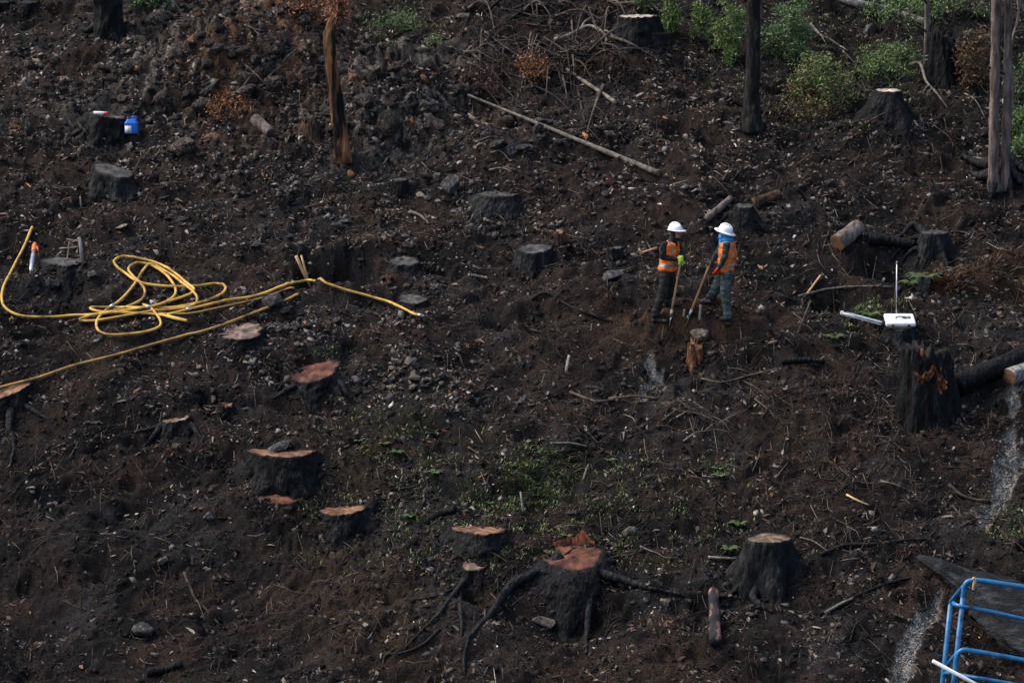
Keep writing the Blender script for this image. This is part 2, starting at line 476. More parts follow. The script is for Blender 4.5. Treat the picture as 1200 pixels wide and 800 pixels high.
BIRCH = noisemat('lichened_pale_bark', [(0.30, (0.07, 0.065, 0.055)), (0.5, (0.23, 0.22, 0.195)), (0.75, (0.42, 0.41, 0.37))], scale=12, rough=0.8, bump=0.6)
ROCKG = noisemat('grey_rock', [(0.28, (0.011, 0.0108, 0.011)), (0.5, (0.038, 0.037, 0.037)), (0.74, (0.14, 0.135, 0.13))], scale=7, rough=0.85, bump=0.9, bdist=0.04, rand=0.45, dist=0.5)
ROCKB = noisemat('tan_rock', [(0.28, (0.035, 0.029, 0.024)), (0.5, (0.12, 0.10, 0.080)), (0.74, (0.27, 0.235, 0.195))], scale=8, rough=0.85, bump=0.8, bdist=0.03, rand=0.4)
ROCKO = noisemat('scorched_outcrop_rock', [(0.30, (0.005, 0.005, 0.0055)), (0.46, (0.022, 0.0195, 0.018)), (0.6, (0.085, 0.070, 0.057)), (0.76, (0.22, 0.195, 0.165))], scale=9, rough=0.9, bump=1.0, bdist=0.06, rand=0.5, dist=1.2)
CUT = {'orange': cutmat('fresh_orange_cut', (0.22, 0.115, 0.064), (0.075, 0.038, 0.022)),
       'red': cutmat('red_brown_cut', (0.145, 0.056, 0.034), (0.042, 0.018, 0.012)),
       'tan': cutmat('tan_cut', (0.21, 0.145, 0.098), (0.075, 0.050, 0.034)),
       'pale': cutmat('pale_cut', (0.46, 0.40, 0.32), (0.20, 0.15, 0.10)),
       'pink': cutmat('pinkish_grey_cut', (0.215, 0.15, 0.12), (0.10, 0.068, 0.052)),
       'grey': cutmat('sooty_grey_cut', (0.085, 0.080, 0.074), (0.030, 0.029, 0.028)),
       'black': cutmat('blackened_cut', (0.014, 0.0135, 0.0135), (0.005, 0.005, 0.005))}
HOSE = noisemat('yellow_hose', [(0.30, (0.13, 0.07, 0.025)), (0.44, (0.44, 0.25, 0.045)), (0.54, (0.60, 0.36, 0.055)), (0.8, (0.68, 0.44, 0.09))], scale=4, rough=0.55, bump=0.2, spec=0.4)
HOSE2 = noisemat('soiled_hose', [(0.32, (0.10, 0.06, 0.025)), (0.48, (0.33, 0.19, 0.05)), (0.8, (0.48, 0.30, 0.085))], scale=4, rough=0.6, bump=0.2, spec=0.3)
BLUEP = noisemat('blue_paint', [(0.30, (0.02, 0.035, 0.05)), (0.38, (0.012, 0.10, 0.23)), (0.52, (0.018, 0.155, 0.35)), (0.75, (0.03, 0.20, 0.42))], scale=7, rough=0.42, bump=0.1, spec=0.5)
METAL = plain('dull_steel', (0.45, 0.46, 0.47), 0.35, 0.5, 0.9, 0.3)
WHITEP = plain('white_plastic', (0.80, 0.80, 0.78), 0.4)
WHITEH = plain('white_helmet_shell', (0.82, 0.82, 0.81), 0.3, 0.5, 0, 0.04)
BLUEJ = plain('blue_plastic', (0.015, 0.13, 0.55), 0.35)
REDP = plain('red_plastic', (0.55, 0.03, 0.025), 0.4)
ORNP = plain('orange_plastic', (0.62, 0.13, 0.03), 0.45)
BLACKP = plain('black_rubber', (0.012, 0.012, 0.013), 0.6)
HANDLE = noisemat('ash_wood_handle', [(0.3, (0.30, 0.165, 0.075)), (0.7, (0.50, 0.31, 0.16))], scale=6, rough=0.55, bump=0.1, stretch=(1, 1, 0.3))
PINE = noisemat('raw_pine', [(0.3, (0.42, 0.27, 0.12)), (0.7, (0.62, 0.44, 0.23))], scale=7, rough=0.7, bump=0.1)
STAKE = noisemat('weathered_stake', [(0.3, (0.20, 0.18, 0.155)), (0.7, (0.40, 0.37, 0.32))], scale=9, rough=0.8, bump=0.2)
ORANGE = noisemat('orange_vest_cloth', [(0.3, (0.45, 0.07, 0.010)), (0.44, (0.78, 0.15, 0.018)), (0.75, (0.88, 0.20, 0.03))], scale=7, rough=0.7, bump=0.8, bscale=9, bdist=0.03)
REFL = plain('reflective_tape', (0.25, 0.25, 0.24), 0.4, 0.5, 0.2)
JACKA = noisemat('black_green_jacket', [(0.3, (0.006, 0.008, 0.008)), (0.7, (0.020, 0.030, 0.027))], scale=8, rough=0.85, bump=0.8, bscale=8, bdist=0.04)
JACKB = noisemat('dark_green_jacket', [(0.3, (0.012, 0.024, 0.020)), (0.7, (0.035, 0.062, 0.052))], scale=8, rough=0.85, bump=0.8, bscale=8, bdist=0.04)
TROUA = noisemat('black_trousers', [(0.3, (0.009, 0.009, 0.009)), (0.7, (0.028, 0.028, 0.027))], scale=7, rough=0.85, bump=0.9, bscale=7, bdist=0.05)
TROUB = noisemat('grey_green_trousers', [(0.3, (0.025, 0.037, 0.036)), (0.5, (0.055, 0.078, 0.075)), (0.75, (0.105, 0.135, 0.13))], scale=8, rough=0.85, bump=0.9, bscale=7, bdist=0.05)
BOOT = plain('muddy_boot', (0.014, 0.012, 0.011), 0.6)
SKIN = plain('skin', (0.34, 0.17, 0.115), 0.5)
BLACKC = plain('black_hood_cloth', (0.008, 0.008, 0.009), 0.85)
BLUEC = noisemat('blue_bandana', [(0.3, (0.02, 0.20, 0.50)), (0.7, (0.06, 0.36, 0.72))], scale=12, rough=0.75, bump=0.8, bdist=0.02)
LIME = plain('lime_glove', (0.42, 0.62, 0.06), 0.65)
REDG = plain('red_glove', (0.48, 0.03, 0.022), 0.65)

# ------------------------------------------------------------------ ground sheet
ny, nx = Z.shape
gv = np.stack([MX.ravel(), MY.ravel(), Z.ravel()], 1)
ii = np.arange(nx - 1); jj = np.arange(ny - 1)
I, J = np.meshgrid(ii, jj)
a0 = (J * nx + I).ravel()
gf = np.stack([a0, a0 + 1, a0 + 1 + nx, a0 + nx], 1)
gme = mesh('hillside', gv, gf, False)
setcol(gme, C.reshape(-1, 3))
gme.materials.append(SOIL)
ground = bpy.data.objects.new('hillside', gme)
COL.objects.link(ground)
ground['kind'] = 'structure'
ground['label'] = 'burnt dark brown soil of the cleared hillside'

# ------------------------------------------------------------------ stumps
STUMPS = []
def stump(tx, ty, w, th, bx, by, bw, cut, bark, label, lobes=5, lob=0.18, seed=0, jag=0.0, name='tree_stump', cat='stump', group=None, dirt=0.0, push=0.80, tiltx=0.0, flare=1.3):
    g = at(bx, by)
    s = ppm(g.y, g.z)
    rb = bw / s / 2 * (1.14 if bw > 36 else 1.0); rt = w / s / 2
    Y = g.y + rb * push
    top = atY(tx, ty, Y)
    X0 = top.x + (bx - tx) / s
    z0 = float(gz(X0, Y))
    if top.z < z0 + 0.05: top.z = z0 + 0.05
    loc = Vector((X0, Y, z0))
    root = thing(name, label, cat, loc, group)
    tilt = math.asin(min(0.8, th / w)) - R(9)
    nt_, nr = 72, 20
    th_ = np.linspace(0, 2 * math.pi, nt_, endpoint=False)
    rs = np.random.default_rng(seed + 100)
    ph = rs.uniform(0, 6.28, 3)
    lobe = np.cos(lobes * th_ + ph[0] + 0.7 * np.cos(th_ + ph[1])) + 0.5 * np.cos((lobes + 2) * th_ + ph[2])
    shape = 1 + 0.08 * np.cos(2 * th_ + ph[1]) + 0.06 * np.cos(3 * th_ + ph[2]) + 0.04 * lobe
    V = np.zeros((nr + 1, nt_, 3))
    rim = None
    for k in range(nr):
        t = k / (nr - 1)
        fl = (1 - t) ** flare
        r = rt * shape + (rb - rt) * fl + rb * lob * lobe * (1 - t) ** 1.6
        fur = pnoise(th_ * nt_ / 6.2832 / 3.1, np.full(nt_, t * 2.2 + seed), seed) * 0.17 + pnoise(np.cos(th_) * 9 + seed, np.sin(th_) * 9 + t * 7, seed + 3) * 0.12
        r = np.maximum(r * (1 + fur * (1 - 0.65 * t)), 0.02)
        cx = X0 + (top.x - X0) * t; cy = Y
        x = cx + r * np.cos(th_); y = cy + r * np.sin(th_)
        ztop = top.z + (y - Y) * math.tan(tilt) + (x - top.x) * tiltx
        if jag: ztop = ztop + jag * np.abs(pnoise(th_ * 2.3, np.full(nt_, seed * 1.0), seed + 9)) * 2 - jag * 0.4
        zb = np.minimum(gz(x, y), ztop) - 0.14
        V[k, :, 0] = x; V[k, :, 1] = y; V[k, :, 2] = zb + (ztop - zb) * t
    # ragged bark edge standing a little above the sawn wood
    c_ = V[nr - 1].mean(0)
    V[nr] = c_ + (V[nr - 1] - c_) * 0.93
    V[nr, :, 2] -= 0.012
    V[nr - 1, :, 2] += 0.022 * np.abs(pnoise(th_ * 5.0, th_ * 0 + seed, seed + 31)) * 2
    F = []
    for k in range(nr):
        for i in range(nt_):
            a = k * nt_ + i; b = k * nt_ + (i + 1) % nt_
            F.append((a, b, b + nt_, a + nt_))
    part('bark', V.reshape(-1, 3), F, bark, root)
    # sawn face
    rim = V[-1]
    cen = rim.mean(0)
    rings = [1.0, 0.93, 0.8, 0.6, 0.4, 0.2]
    dirt = max(dirt, 0.42)
    CV = []; cc = []
    for q in rings:
        p = cen + (rim - cen) * q
        p[:, 2] += (1 - q) * 0.012 + (0.03 if jag == 0 else jag * 0.3) * pnoise(p[:, 0] * 9, p[:, 1] * 9, seed) * (1 if q < 1 else 0) + 0.006
        CV.append(p)
        sh = 0.35 if q == 1 else (0.75 if q > 0.9 else 1.0)
        n_ = pnoise(p[:, 0] * 4, p[:, 1] * 4, seed + 2)
        sh = sh * (1.0 + 0.5 * pnoise(p[:, 0] * 7 + seed, p[:, 1] * 7, seed + 8) + 0.4 * pnoise(p[:, 0] * 19, p[:, 1] * 4 + seed, seed + 4))
        cc.append(np.repeat((sh * np.clip(1 - dirt * sstep(-0.2, 0.4, n_), 0.1, 1))[:, None] if np.ndim(n_) else np.full((nt_, 1), sh), 3, 1))
    CV.append(cen[None] + np.array([[0, 0, 0.012]])); cc.append(np.ones((1, 3)))
    CF = []
    for k in range(len(rings) - 1):
        for i in range(nt_):
            a = k * nt_ + i; b = k * nt_ + (i + 1) % nt_
            CF.append((a, b, b + nt_, a + nt_))
    c0 = len(rings) * nt_
    for i in range(nt_):
        CF.append(((len(rings) - 1) * nt_ + i, (len(rings) - 1) * nt_ + (i + 1) % nt_, c0))
    part('cut_face', np.concatenate(CV), CF, CUT[cut], root, True, np.concatenate(cc))
    STUMPS.append((X0, Y, rb))
    root['_top'] = [top.x, top.y, top.z]; root['_r'] = rt
    return root

def groundline(path, lift, n=6):
    P = [at(p[0], p[1]) + Vector((0, 0, (p[2] if len(p) > 2 else lift))) for p in path]
    return catmull([tuple(p) for p in P], n)

def roots(root, paths, mat=None):
    for k, (path, r0, r1) in enumerate(paths):
        P = groundline(path, 0.02, 8)
        n_ = len(P); t_ = np.linspace(0, 1, n_)
        if '_top' in root.keys():
            w_ = np.clip(1 - t_ / 0.22, 0, 1)[:, None] ** 1.3
            core = np.array([root.location.x, root.location.y, P[0][2]])
            core[2] = min(core[2], root['_top'][2] - 0.16)
            P = P * (1 - 0.85 * w_) + core * 0.85 * w_
        sd_ = k * 7 + int(abs(root.location.x) * 10)
        P = P + np.stack([pnoise(t_ * 7, t_ * 0 + sd_, 3), pnoise(t_ * 7, t_ * 0 + sd_, 4), 0.6 * pnoise(t_ * 9, t_ * 0 + sd_, 5)], 1) * min(0.05, r0 * 0.5) * t_[:, None]
        P[:, 2] = np.maximum(P[:, 2] - 0.35 * r0, gz(P[:, 0], P[:, 1]) - r0 * 0.35)
        rr_ = r1 * 0.55 + (r0 * 1.15 - r1 * 0.55) * (1 - t_) ** 1.25
        V, F = tube(P, rr_, 9, 0.32, sd_, True, 1.7)
        part('root', V, F, mat or ROOT, root)

S = {}
def st(key, *a, **k):
    S[key] = stump(*a, seed=len(S) * 7 + 3, **k)
    return S[key]

st('can', 124, 141, 44, 7, 119, 172, 64, 'grey', CHAR, 'black stump with a red and white can on its edge beside the blue jug', tiltx=-0.16)
st('ul', 134, 199, 56, 16, 140, 235, 74, 'grey', CHARG, 'black sooty stump with grey top below the blue jug', tiltx=-0.2)
st('noz', 74, 310, 50, 12, 72, 333, 66, 'grey', CHAR, 'low black stump beside the hose nozzle and wire frame')
st('edge', 10, 469, 46, 15, 12, 488, 56, 'orange', CHAR, 'orange topped stump with one long root running straight downhill', tiltx=0.25)
roots(S['edge'], [([(10, 477, 0.12), (12, 490, 0.09), (11, 505, 0.06), (16, 518, 0.05), (15, 535, 0.04), (9, 552, 0.0)], 0.085, 0.04), ([(28, 478, 0.08), (50, 490, 0.04), (72, 500, 0.0)], 0.05, 0.02)], CHARG)
st('flat', 281, 407, 60, 19, 282, 420, 72, 'pink', CHAR, 'low stump cut almost flush with wide pinkish grey top', lob=0.08, push=1.05)
st('red', 368, 447, 60, 24, 372, 474, 76, 'red', CHAR, 'low stump with tilted red brown top beside the heap of tan stones', tiltx=0.15)
roots(S['red'], [([(394, 450, 0.12), (404, 462, 0.08), (414, 474, 0.02)], 0.07, 0.035), ([(345, 455, 0.08), (325, 465, 0.03), (312, 475, 0.0)], 0.06, 0.02)], CHARG)
st('spider', 205, 495, 36, 8, 205, 514, 52, 'tan', CHAR, 'small low stump standing on splayed grey roots', lob=0.25, tiltx=0.14)
roots(S['spider'], [([(192, 500, 0.1), (182, 512, 0.07), (166, 525, 0.0)], 0.07, 0.03), ([(222, 498, 0.1), (232, 512, 0.07), (243, 527, 0.0)], 0.07, 0.03), ([(188, 503, 0.06), (165, 506, 0.03), (140, 508, 0.0)], 0.05, 0.02)], CHARG)
st('stub', 264, 476, 18, 5, 265, 495, 26, 'orange', CHAR, 'tiny burnt stub with an orange tip above the splayed root stump', jag=0.08)
st('black_stub', 245, 535, 12, 3, 245, 547, 16, 'black', CHAR, 'tiny black stub below the splayed root stump')
st('rim', 330, 529, 78, 10, 336, 584, 92, 'orange', CHAR, 'large black stump with bright orange rim and a grey stone on top', lob=0.1, dirt=0.5)
st('flush', 329, 596, 58, 17, 329, 606, 62, 'red', CHARB, 'orange red stump top cut level with the soil', lob=0.05, push=1.15)
st('spike', 404, 604, 62, 13, 408, 630, 80, 'orange', CHAR, 'low orange topped stump with a black splinter at its side', tiltx=0.1)
st('disc', 561, 621, 68, 11, 560, 652, 98, 'orange', CHAR, 'black stump with a clean round orange top uphill of the rooted stump', lob=0.12)
st('smallcut', 556, 673, 28, 14, 553, 692, 40, 'tan', CHAR, 'small tan topped stump with two thin roots trailing downhill', lob=0.2)
roots(S['smallcut'], [([(545, 680, 0.1), (538, 700, 0.06), (540, 720, 0.05), (541, 745, 0.02), (538, 756, 0)], 0.06, 0.03), ([(540, 684, 0.08), (520, 715, 0.05), (495, 740, 0.03), (470, 762, 0)], 0.045, 0.02)])
st('big', 670, 671, 82, 30, 662, 702, 124, 'red', CHAR, 'broad red topped stump with thick charred roots spreading both ways', lobes=4, lob=0.16, flare=0.75)
roots(S['big'], [([(628, 680, 0.25), (605, 690, 0.17), (590, 705, 0.12), (572, 726, 0.08), (552, 745, 0.05), (545, 765, 0.04), (544, 790, 0.0)], 0.088, 0.04),
                 ([(708, 684, 0.22), (735, 690, 0.16), (765, 695, 0.10), (798, 698, 0.05)], 0.095, 0.05),
                 ([(690, 700, 0.15), (690, 725, 0.22), (688, 748, 0.15), (686, 766, 0.02)], 0.075, 0.06),
                 ([(700, 668, 0.12), (718, 664, 0.08), (732, 668, 0.02)], 0.075, 0.04)], CHARG)
st('tall', 901, 630, 54, 8, 898, 702, 74, 'tan', CHARG, 'tall tapering black stump with a small tan top and flared foot', lobes=4, lob=0.2)
roots(S['tall'], [([(885, 690, 0.14), (884, 706, 0.07), (900, 714, 0.03), (912, 716, 0.0)], 0.09, 0.03), ([(866, 690, 0.08), (853, 700, 0.0)], 0.07, 0.03)], CHARG)
st('notch', 1083, 414, 52, 9, 1089, 502, 62, 'black', CHAR, 'tall thick charred stump with a torn orange notch near its top', lobes=6, lob=0.05, jag=0.22)
st('case', 1054, 383, 34, 7, 1053, 409, 44, 'grey', CHARG, 'black stump carrying the white case')
st('rooty', 1094, 272, 30, 7, 1092, 308, 46, 'grey', CHARG, 'charred stump with fluted sides above the dark hollow', lobes=5, lob=0.24)
roots(S['rooty'], [([(1080, 285, 0.3), (1068, 282, 0.3), (1055, 290, 0.22), (1042, 285, 0.1)], 0.08, 0.03), ([(1084, 292, 0.12), (1078, 304, 0.06), (1072, 315, 0.02)], 0.07, 0.03), ([(1082, 288, 0.25), (1064, 294, 0.2), (1050, 304, 0.1), (1040, 312, 0.0)], 0.06, 0.025), ([(1086, 298, 0.1), (1070, 300, 0.12), (1058, 312, 0.05), (1055, 322, 0.0)], 0.05, 0.02), ([(1102, 300, 0.1), (1108, 308, 0.05), (1112, 318, 0.0)], 0.06, 0.025)], CHARG)
st('behind', 872, 241, 22, 6, 872, 271, 38, 'grey', CHAR, 'black stump standing behind the two workers', lobes=5, lob=0.2)
roots(S['behind'], [([(858, 252, 0.12), (845, 262, 0.06), (832, 270, 0.0)], 0.06, 0.025), ([(884, 260, 0.1), (893, 268, 0.03), (902, 272, 0.0)], 0.06, 0.03)])
st('mid', 626, 291, 38, 12, 624, 319, 44, 'grey', CHARG, 'dark green grey barrel shaped stump beside the small brown stub', lob=0.06)
st('brown', 656, 271, 13, 5, 656, 290, 18, 'tan', CHARB, 'small brown barkless stub beside the barrel shaped stump', jag=0.04)
st('little', 721, 290, 17, 4, 722, 307, 24, 'grey', CHAR, 'small black stump standing behind a rounded grey rock')
st('pot', 469, 210, 20, 5, 469, 233, 26, 'grey', CHAR, 'narrow black stump beside the leaning grey slab', lob=0.08)
st('wide', 585, 227, 48, 9, 581, 258, 80, 'grey', CHARG, 'wide black stump with grey top and flared foot on the bare slope', lob=0.15)
st('lowa', 474, 307, 32, 12, 473, 322, 38, 'grey', CHARG, 'low blackened stump beside the dug bank', lob=0.08)
st('lowb', 483, 350, 34, 12, 483, 367, 42, 'grey', CHAR, 'low blackened stump just above the hose end', lob=0.08)
st('white', 747, 19, 46, 8, 748, 55, 68, 'pale', CHAR, 'big black stump with a white cut top among green fronds', lob=0.12)
st('slope', 1040, 106, 34, 6.5, 1037, 147, 78, 'pale', CHAR, 'flared black stump with narrow pale cut top on a mound', lobes=4, lob=0.2)
st('snag', 1104, 44, 26, 8, 1108, 103, 46, 'black', CHAR, 'tall jagged burnt out black stump among the brown bushes', jag=0.25, lob=0.08)
st('corner', 33, 2, 26, 6, 33, 20, 32, 'black', CHAR, 'squat black stump beside the burnt standing trunk')
st('corner2', 3, 2, 22, 6, 4, 16, 26, 'black', CHAR, 'black stump nearest the squat black stump uphill')
st('tooth', 362, 141, 14, 5, 365, 170, 34, 'black', CHARB, 'broken burnt stub leaning beside the orange snag', jag=0.18, lob=0.2)
st('torn', 814, 405, 18, 5, 815, 430, 24, 'orange', ORANGEW, 'short torn orange brown stub below the soil heap', jag=0.12, lob=0.1)

# torn wood on the notched stump, made on its front
def front_patch(root, bark_i, h0, h1, a0_, a1_, mat, name, seed):
    me = [c for c in root.children if c.name.startswith('bark')][0].data
    n = len(me.vertices); co = np.zeros(n * 3); me.vertices.foreach_get('co', co); co = co.reshape(21, 72, 3)
    V = []; ks = np.linspace(h0, h1, 12); as_ = np.linspace(a0_, a1_, 16)
    for i, t in enumerate(ks):
        for j, a in enumerate(as_):
            k = t * 19; k0 = min(18, int(k)); f = k - k0
            q = (a % (2 * math.pi)) / (2 * math.pi) * 72; q0 = int(q) % 72; g = q - int(q)
            p = (co[k0, q0] * (1 - g) + co[k0, (q0 + 1) % 72] * g) * (1 - f) + (co[k0 + 1, q0] * (1 - g) + co[k0 + 1, (q0 + 1) % 72] * g) * f
            edge = min(i, 11 - i, j, 15 - j) / 3.0
            nrm = np.array([math.cos(a), math.sin(a), 0])
            off = -0.03 + 0.05 * min(1, edge) + 0.07 * float(pnoise(i * 0.45, j * 1.3, seed))
            V.append(p + nrm * off + np.array(root.location))
    F = [(i * 16 + j, i * 16 + j + 1, (i + 1) * 16 + j + 1, (i + 1) * 16 + j) for i in range(11) for j in range(15)]
    o = part(name, np.array(V), F, mat, root, False)
    return o
front_patch(S['notch'], 0, 0.66, 0.84, R(232), R(318), ORANGEW, 'torn_notch', 4)['label'] = 'torn orange wood of the felling notch'
front_patch(S['notch'], 0, 0.50, 0.70, R(290), R(316), ORANGEW, 'torn_notch', 9)
# jagged upper block of the notched stump
tb = Vector(S['notch']['_top'])
pts = np.array([tb + Vector((-0.06, -0.3, -0.05)), tb + Vector((-0.06, -0.3, 0.06)), tb + Vector((-0.08, -0.28, 0.14))])
V, F = tube(pts, [0.04, 0.045, 0.015], 7, 0.4, 2)
part('torn_splinter', V, F, ORANGEW, S['notch'])
# splinter of the low orange stump and holding wood of the broad stump
tp = Vector(S['spike']['_top'])
V, F = tube(np.array([tp + Vector((0.42, 0.05, -0.3)), tp + Vector((0.46, 0.06, 0.0)), tp + Vector((0.50, 0.08, 0.12)), tp + Vector((0.48, 0.09, 0.20))]), [0.2, 0.15, 0.09, 0.02], 10, 0.2, 6)
part('splinter', V, F, CHAR, S['spike'])
tp = Vector(S['big']['_top'])
hv = []
hf = []
N = 14
for i in range(N):
    u = i / (N - 1)
    h = 0.05 + 0.20 * math.exp(-((u - 0.72) / 0.16) ** 2) + 0.10 * math.exp(-((u - 0.4) / 0.1) ** 2) + 0.03 * random.random()
    x = tp.x - 0.32 + 0.72 * u
    yb = tp.y + 0.26 + 0.10 * math.sin(u * 3.1)
    zb = tp.z + 0.08
    for (dy, dz) in ((0.0, -0.1), (0.02, h), (0.07, h * 0.9), (0.10, -0.1)):
        hv.append((x, yb + dy, zb + dz))
for i in range(N - 1):
    for k in range(4):
        a = i * 4 + k; b = i * 4 + (k + 1) % 4
        hf.append((a, b, b + 4, a + 4))
hf += [(0, 1, 2, 3), tuple((N - 1) * 4 + k for k in (3, 2, 1, 0))]
oo = part('holding_wood', np.array(hv), hf, noisemat('splintered_red_wood', [(0.3, (0.07, 0.02, 0.012)), (0.55, (0.24, 0.075, 0.035)), (0.8, (0.5, 0.24, 0.10))], scale=16, stretch=(1, 1, 0.4), bump=0.7), S['big'], False)
oo['label'] = 'splintered reddish strip left at the back of the cut'
# grey stone lying on the orange rimmed stump is placed with the rocks

# ------------------------------------------------------------------ standing trunks
def trunk(name, label, path, radii, mat, base, segs=26, group=None, rootsp=None, stubs=0, seed=0, top_mat=None, rough=0.3):
    b = at(*base)
    s = ppm(b.y, b.z)
    P = [b + Vector(((p[0] - base[0]) / s, (p[2] if len(p) > 2 else 0.0), (base[1] - p[1]) / s)) for p in path]
    root = thing(name, label, 'tree', b, group)
    P = catmull([tuple(p) for p in P], 10)
    rad = np.interp(np.linspace(0, 1, len(P)), np.linspace(0, 1, len(radii)), radii)
    V, F = tube(P, rad, segs, rough, seed, True, 2.4)
    part('trunk', V, F, mat, root)
    for k in range(stubs):
        i = int(len(P) * (0.35 + 0.6 * random.random())); i = min(i, len(P) - 1)
        a = random.uniform(0, 6.28); L = random.uniform(0.25, 0.9)
        d = np.array([math.cos(a), math.sin(a), random.uniform(-0.1, 0.5)])
        Q = catmull([tuple(P[i]), tuple(P[i] + d * L * 0.5), tuple(P[i] + d * L + np.array([0, 0, -0.1 * L]))], 4)
        V, F = tube(Q, (0.028, 0.008), 6, 0.2, k)
        part('dead_branch', V, F, TWIG, root)
    if rootsp: roots(root, rootsp, CHARG)
    return root

SNAGW = noisemat('half_stripped_snag', [(0.40, (0.004, 0.004, 0.004)), (0.47, (0.012, 0.010, 0.009)), (0.53, (0.12, 0.055, 0.022)), (0.70, (0.30, 0.16, 0.072))], scale=4.5, rough=0.8, bump=1.0, stretch=(1.6, 1.0, 0.22), bscale=24, bdist=0.05, detail=7)
t = trunk('dead_tree', 'broken standing snag with orange stripped wood and a curved dark upper stem',
          [(403, 192), (401, 170), (396, 130), (391, 95), (388, 60), (387, 42), (391, 27), (399, 14), (402, 2), (404, -20)],
          [0.18, 0.155, 0.145, 0.132, 0.118, 0.105, 0.088, 0.075, 0.06, 0.03], SNAGW, (402, 188), seed=3)
# dry brown needles hanging round its tip
def leafcloud(centers, n, spread, size, cols, droop=0.0):
    c = np.asarray(centers)[RNG.integers(0, len(centers), n)]
    p = c + RNG.normal(0, 1, (n, 3)) * spread
    d = RNG.normal(0, 1, (n, 3)); d[:, 2] -= droop; d /= np.linalg.norm(d, axis=1)[:, None]
    e = np.cross(d, RNG.normal(0, 1, (n, 3))); e /= np.linalg.norm(e, axis=1)[:, None] + 1e-9
    f = np.cross(d, e)
    L = size * RNG.uniform(0.5, 2.2, n)[:, None]; W = L * 0.13
    V = np.stack([p, p + d * L * 0.5 + e * W + f * W * 0.3, p + d * L - f * W * 0.4, p + d * L * 0.5 - e * W + f * W * 0.3], 1).reshape(-1, 3)
    F = np.arange(4 * n).reshape(n, 4)
    pal = np.asarray(cols)[RNG.integers(0, len(cols), n)] * RNG.uniform(0.7, 2.3, (n, 1))
    return V, F, np.repeat(pal, 4, 0)
tipw = atY(400, 8, t.location.y)
V, F, cc = leafcloud([tuple(atY(385 + 22 * random.random(), -6 + 26 * random.random(), t.location.y + random.uniform(-0.2, 0.2))) for _ in range(26)], 900, 0.06, 0.06, [(0.16, 0.06, 0.025), (0.24, 0.10, 0.05), (0.10, 0.045, 0.025)], 0.6)
part('dry_foliage', V, F, LEAF, t, False, cc)
trunk('burnt_tree', 'thick black standing trunk with rough bark by the grass at the top', [(130, 52), (128, 30), (126, 5), (125, -60), (126, -180), (128, -320)], [0.36, 0.31, 0.29, 0.28, 0.26, 0.22], CHAR, (130, 46), 30, seed=8, stubs=4,
      rootsp=[([(116, 36, 0.15), (104, 38, 0.08), (92, 32, 0.0)], 0.12, 0.04), ([(132, 48, 0.1), (140, 52, 0.03)], 0.1, 0.05)], rough=0.22)
trunk('burnt_tree', 'slim dark burnt trunk standing alone by the green fronds', [(882, 156), (881, 120), (882, 60), (881, 0), (880, -80), (881, -200), (879, -330)], [0.24, 0.15, 0.132, 0.120, 0.11, 0.10, 0.07], noisemat('dark_grey_bark', [(0.34, (0.004, 0.004, 0.004)), (0.56, (0.013, 0.012, 0.012)), (0.76, (0.060, 0.055, 0.052))], scale=12, stretch=(1, 1, 0.3), bump=1.0, bdist=0.03), (881, 152), 22, seed=12, stubs=5)
trunk('burnt_tree', 'left of two grey trunks sharing one rooted foot, lighter barked', [(1164, 228), (1163.5, 190), (1163, 120), (1162.5, 40), (1162, -40), (1159, -180), (1156, -320)], [0.14, 0.10, 0.094, 0.090, 0.088, 0.08, 0.06], GREYBARK, (1166, 222), 20, seed=15, stubs=4,
      rootsp=[([(1162, 210, 0.35), (1148, 203, 0.22), (1126, 187, 0.12)], 0.12, 0.09), ([(1162, 217, 0.25), (1150, 214, 0.14), (1136, 206, 0.06)], 0.11, 0.07), ([(1165, 216, 0.25), (1163, 228, 0.08), (1160, 236, 0.0)], 0.10, 0.06)])
trunk('burnt_tree', 'right of two grey trunks sharing one rooted foot, darker at the base', [(1176, 224), (1177, 190), (1178, 120), (1177, 40), (1176, -40), (1178, -180), (1180, -320)], [0.13, 0.088, 0.080, 0.074, 0.07, 0.06, 0.045], GREYBARK, (1176, 220), 20, seed=18, stubs=6,
      rootsp=[([(1178, 208, 0.35), (1190, 215, 0.2), (1206, 224, 0.06)], 0.12, 0.08), ([(1180, 202, 0.3), (1194, 203, 0.16), (1210, 208, 0.05)], 0.11, 0.07), ([(1178, 214, 0.25), (1184, 226, 0.08), (1188, 236, 0.0)], 0.10, 0.05)])
trunk('young_dead_tree', 'thin grey dead sapling stem in front of the jagged black stump', [(1085, 86), (1085, 60), (1085, 20), (1084, -40), (1083, -150)], [0.07, 0.055, 0.05, 0.045, 0.03], GREYBARK, (1085, 82), 12, seed=21, stubs=5)
trunk('young_dead_tree', 'bent bare dead sapling beside the twin grey trunks', [(1184, 150), (1186, 110), (1182, 60), (1190, 20), (1186, -40)], [0.05, 0.04, 0.035, 0.03, 0.015], GREYBARK, (1184, 146), 10, seed=24, stubs=4)

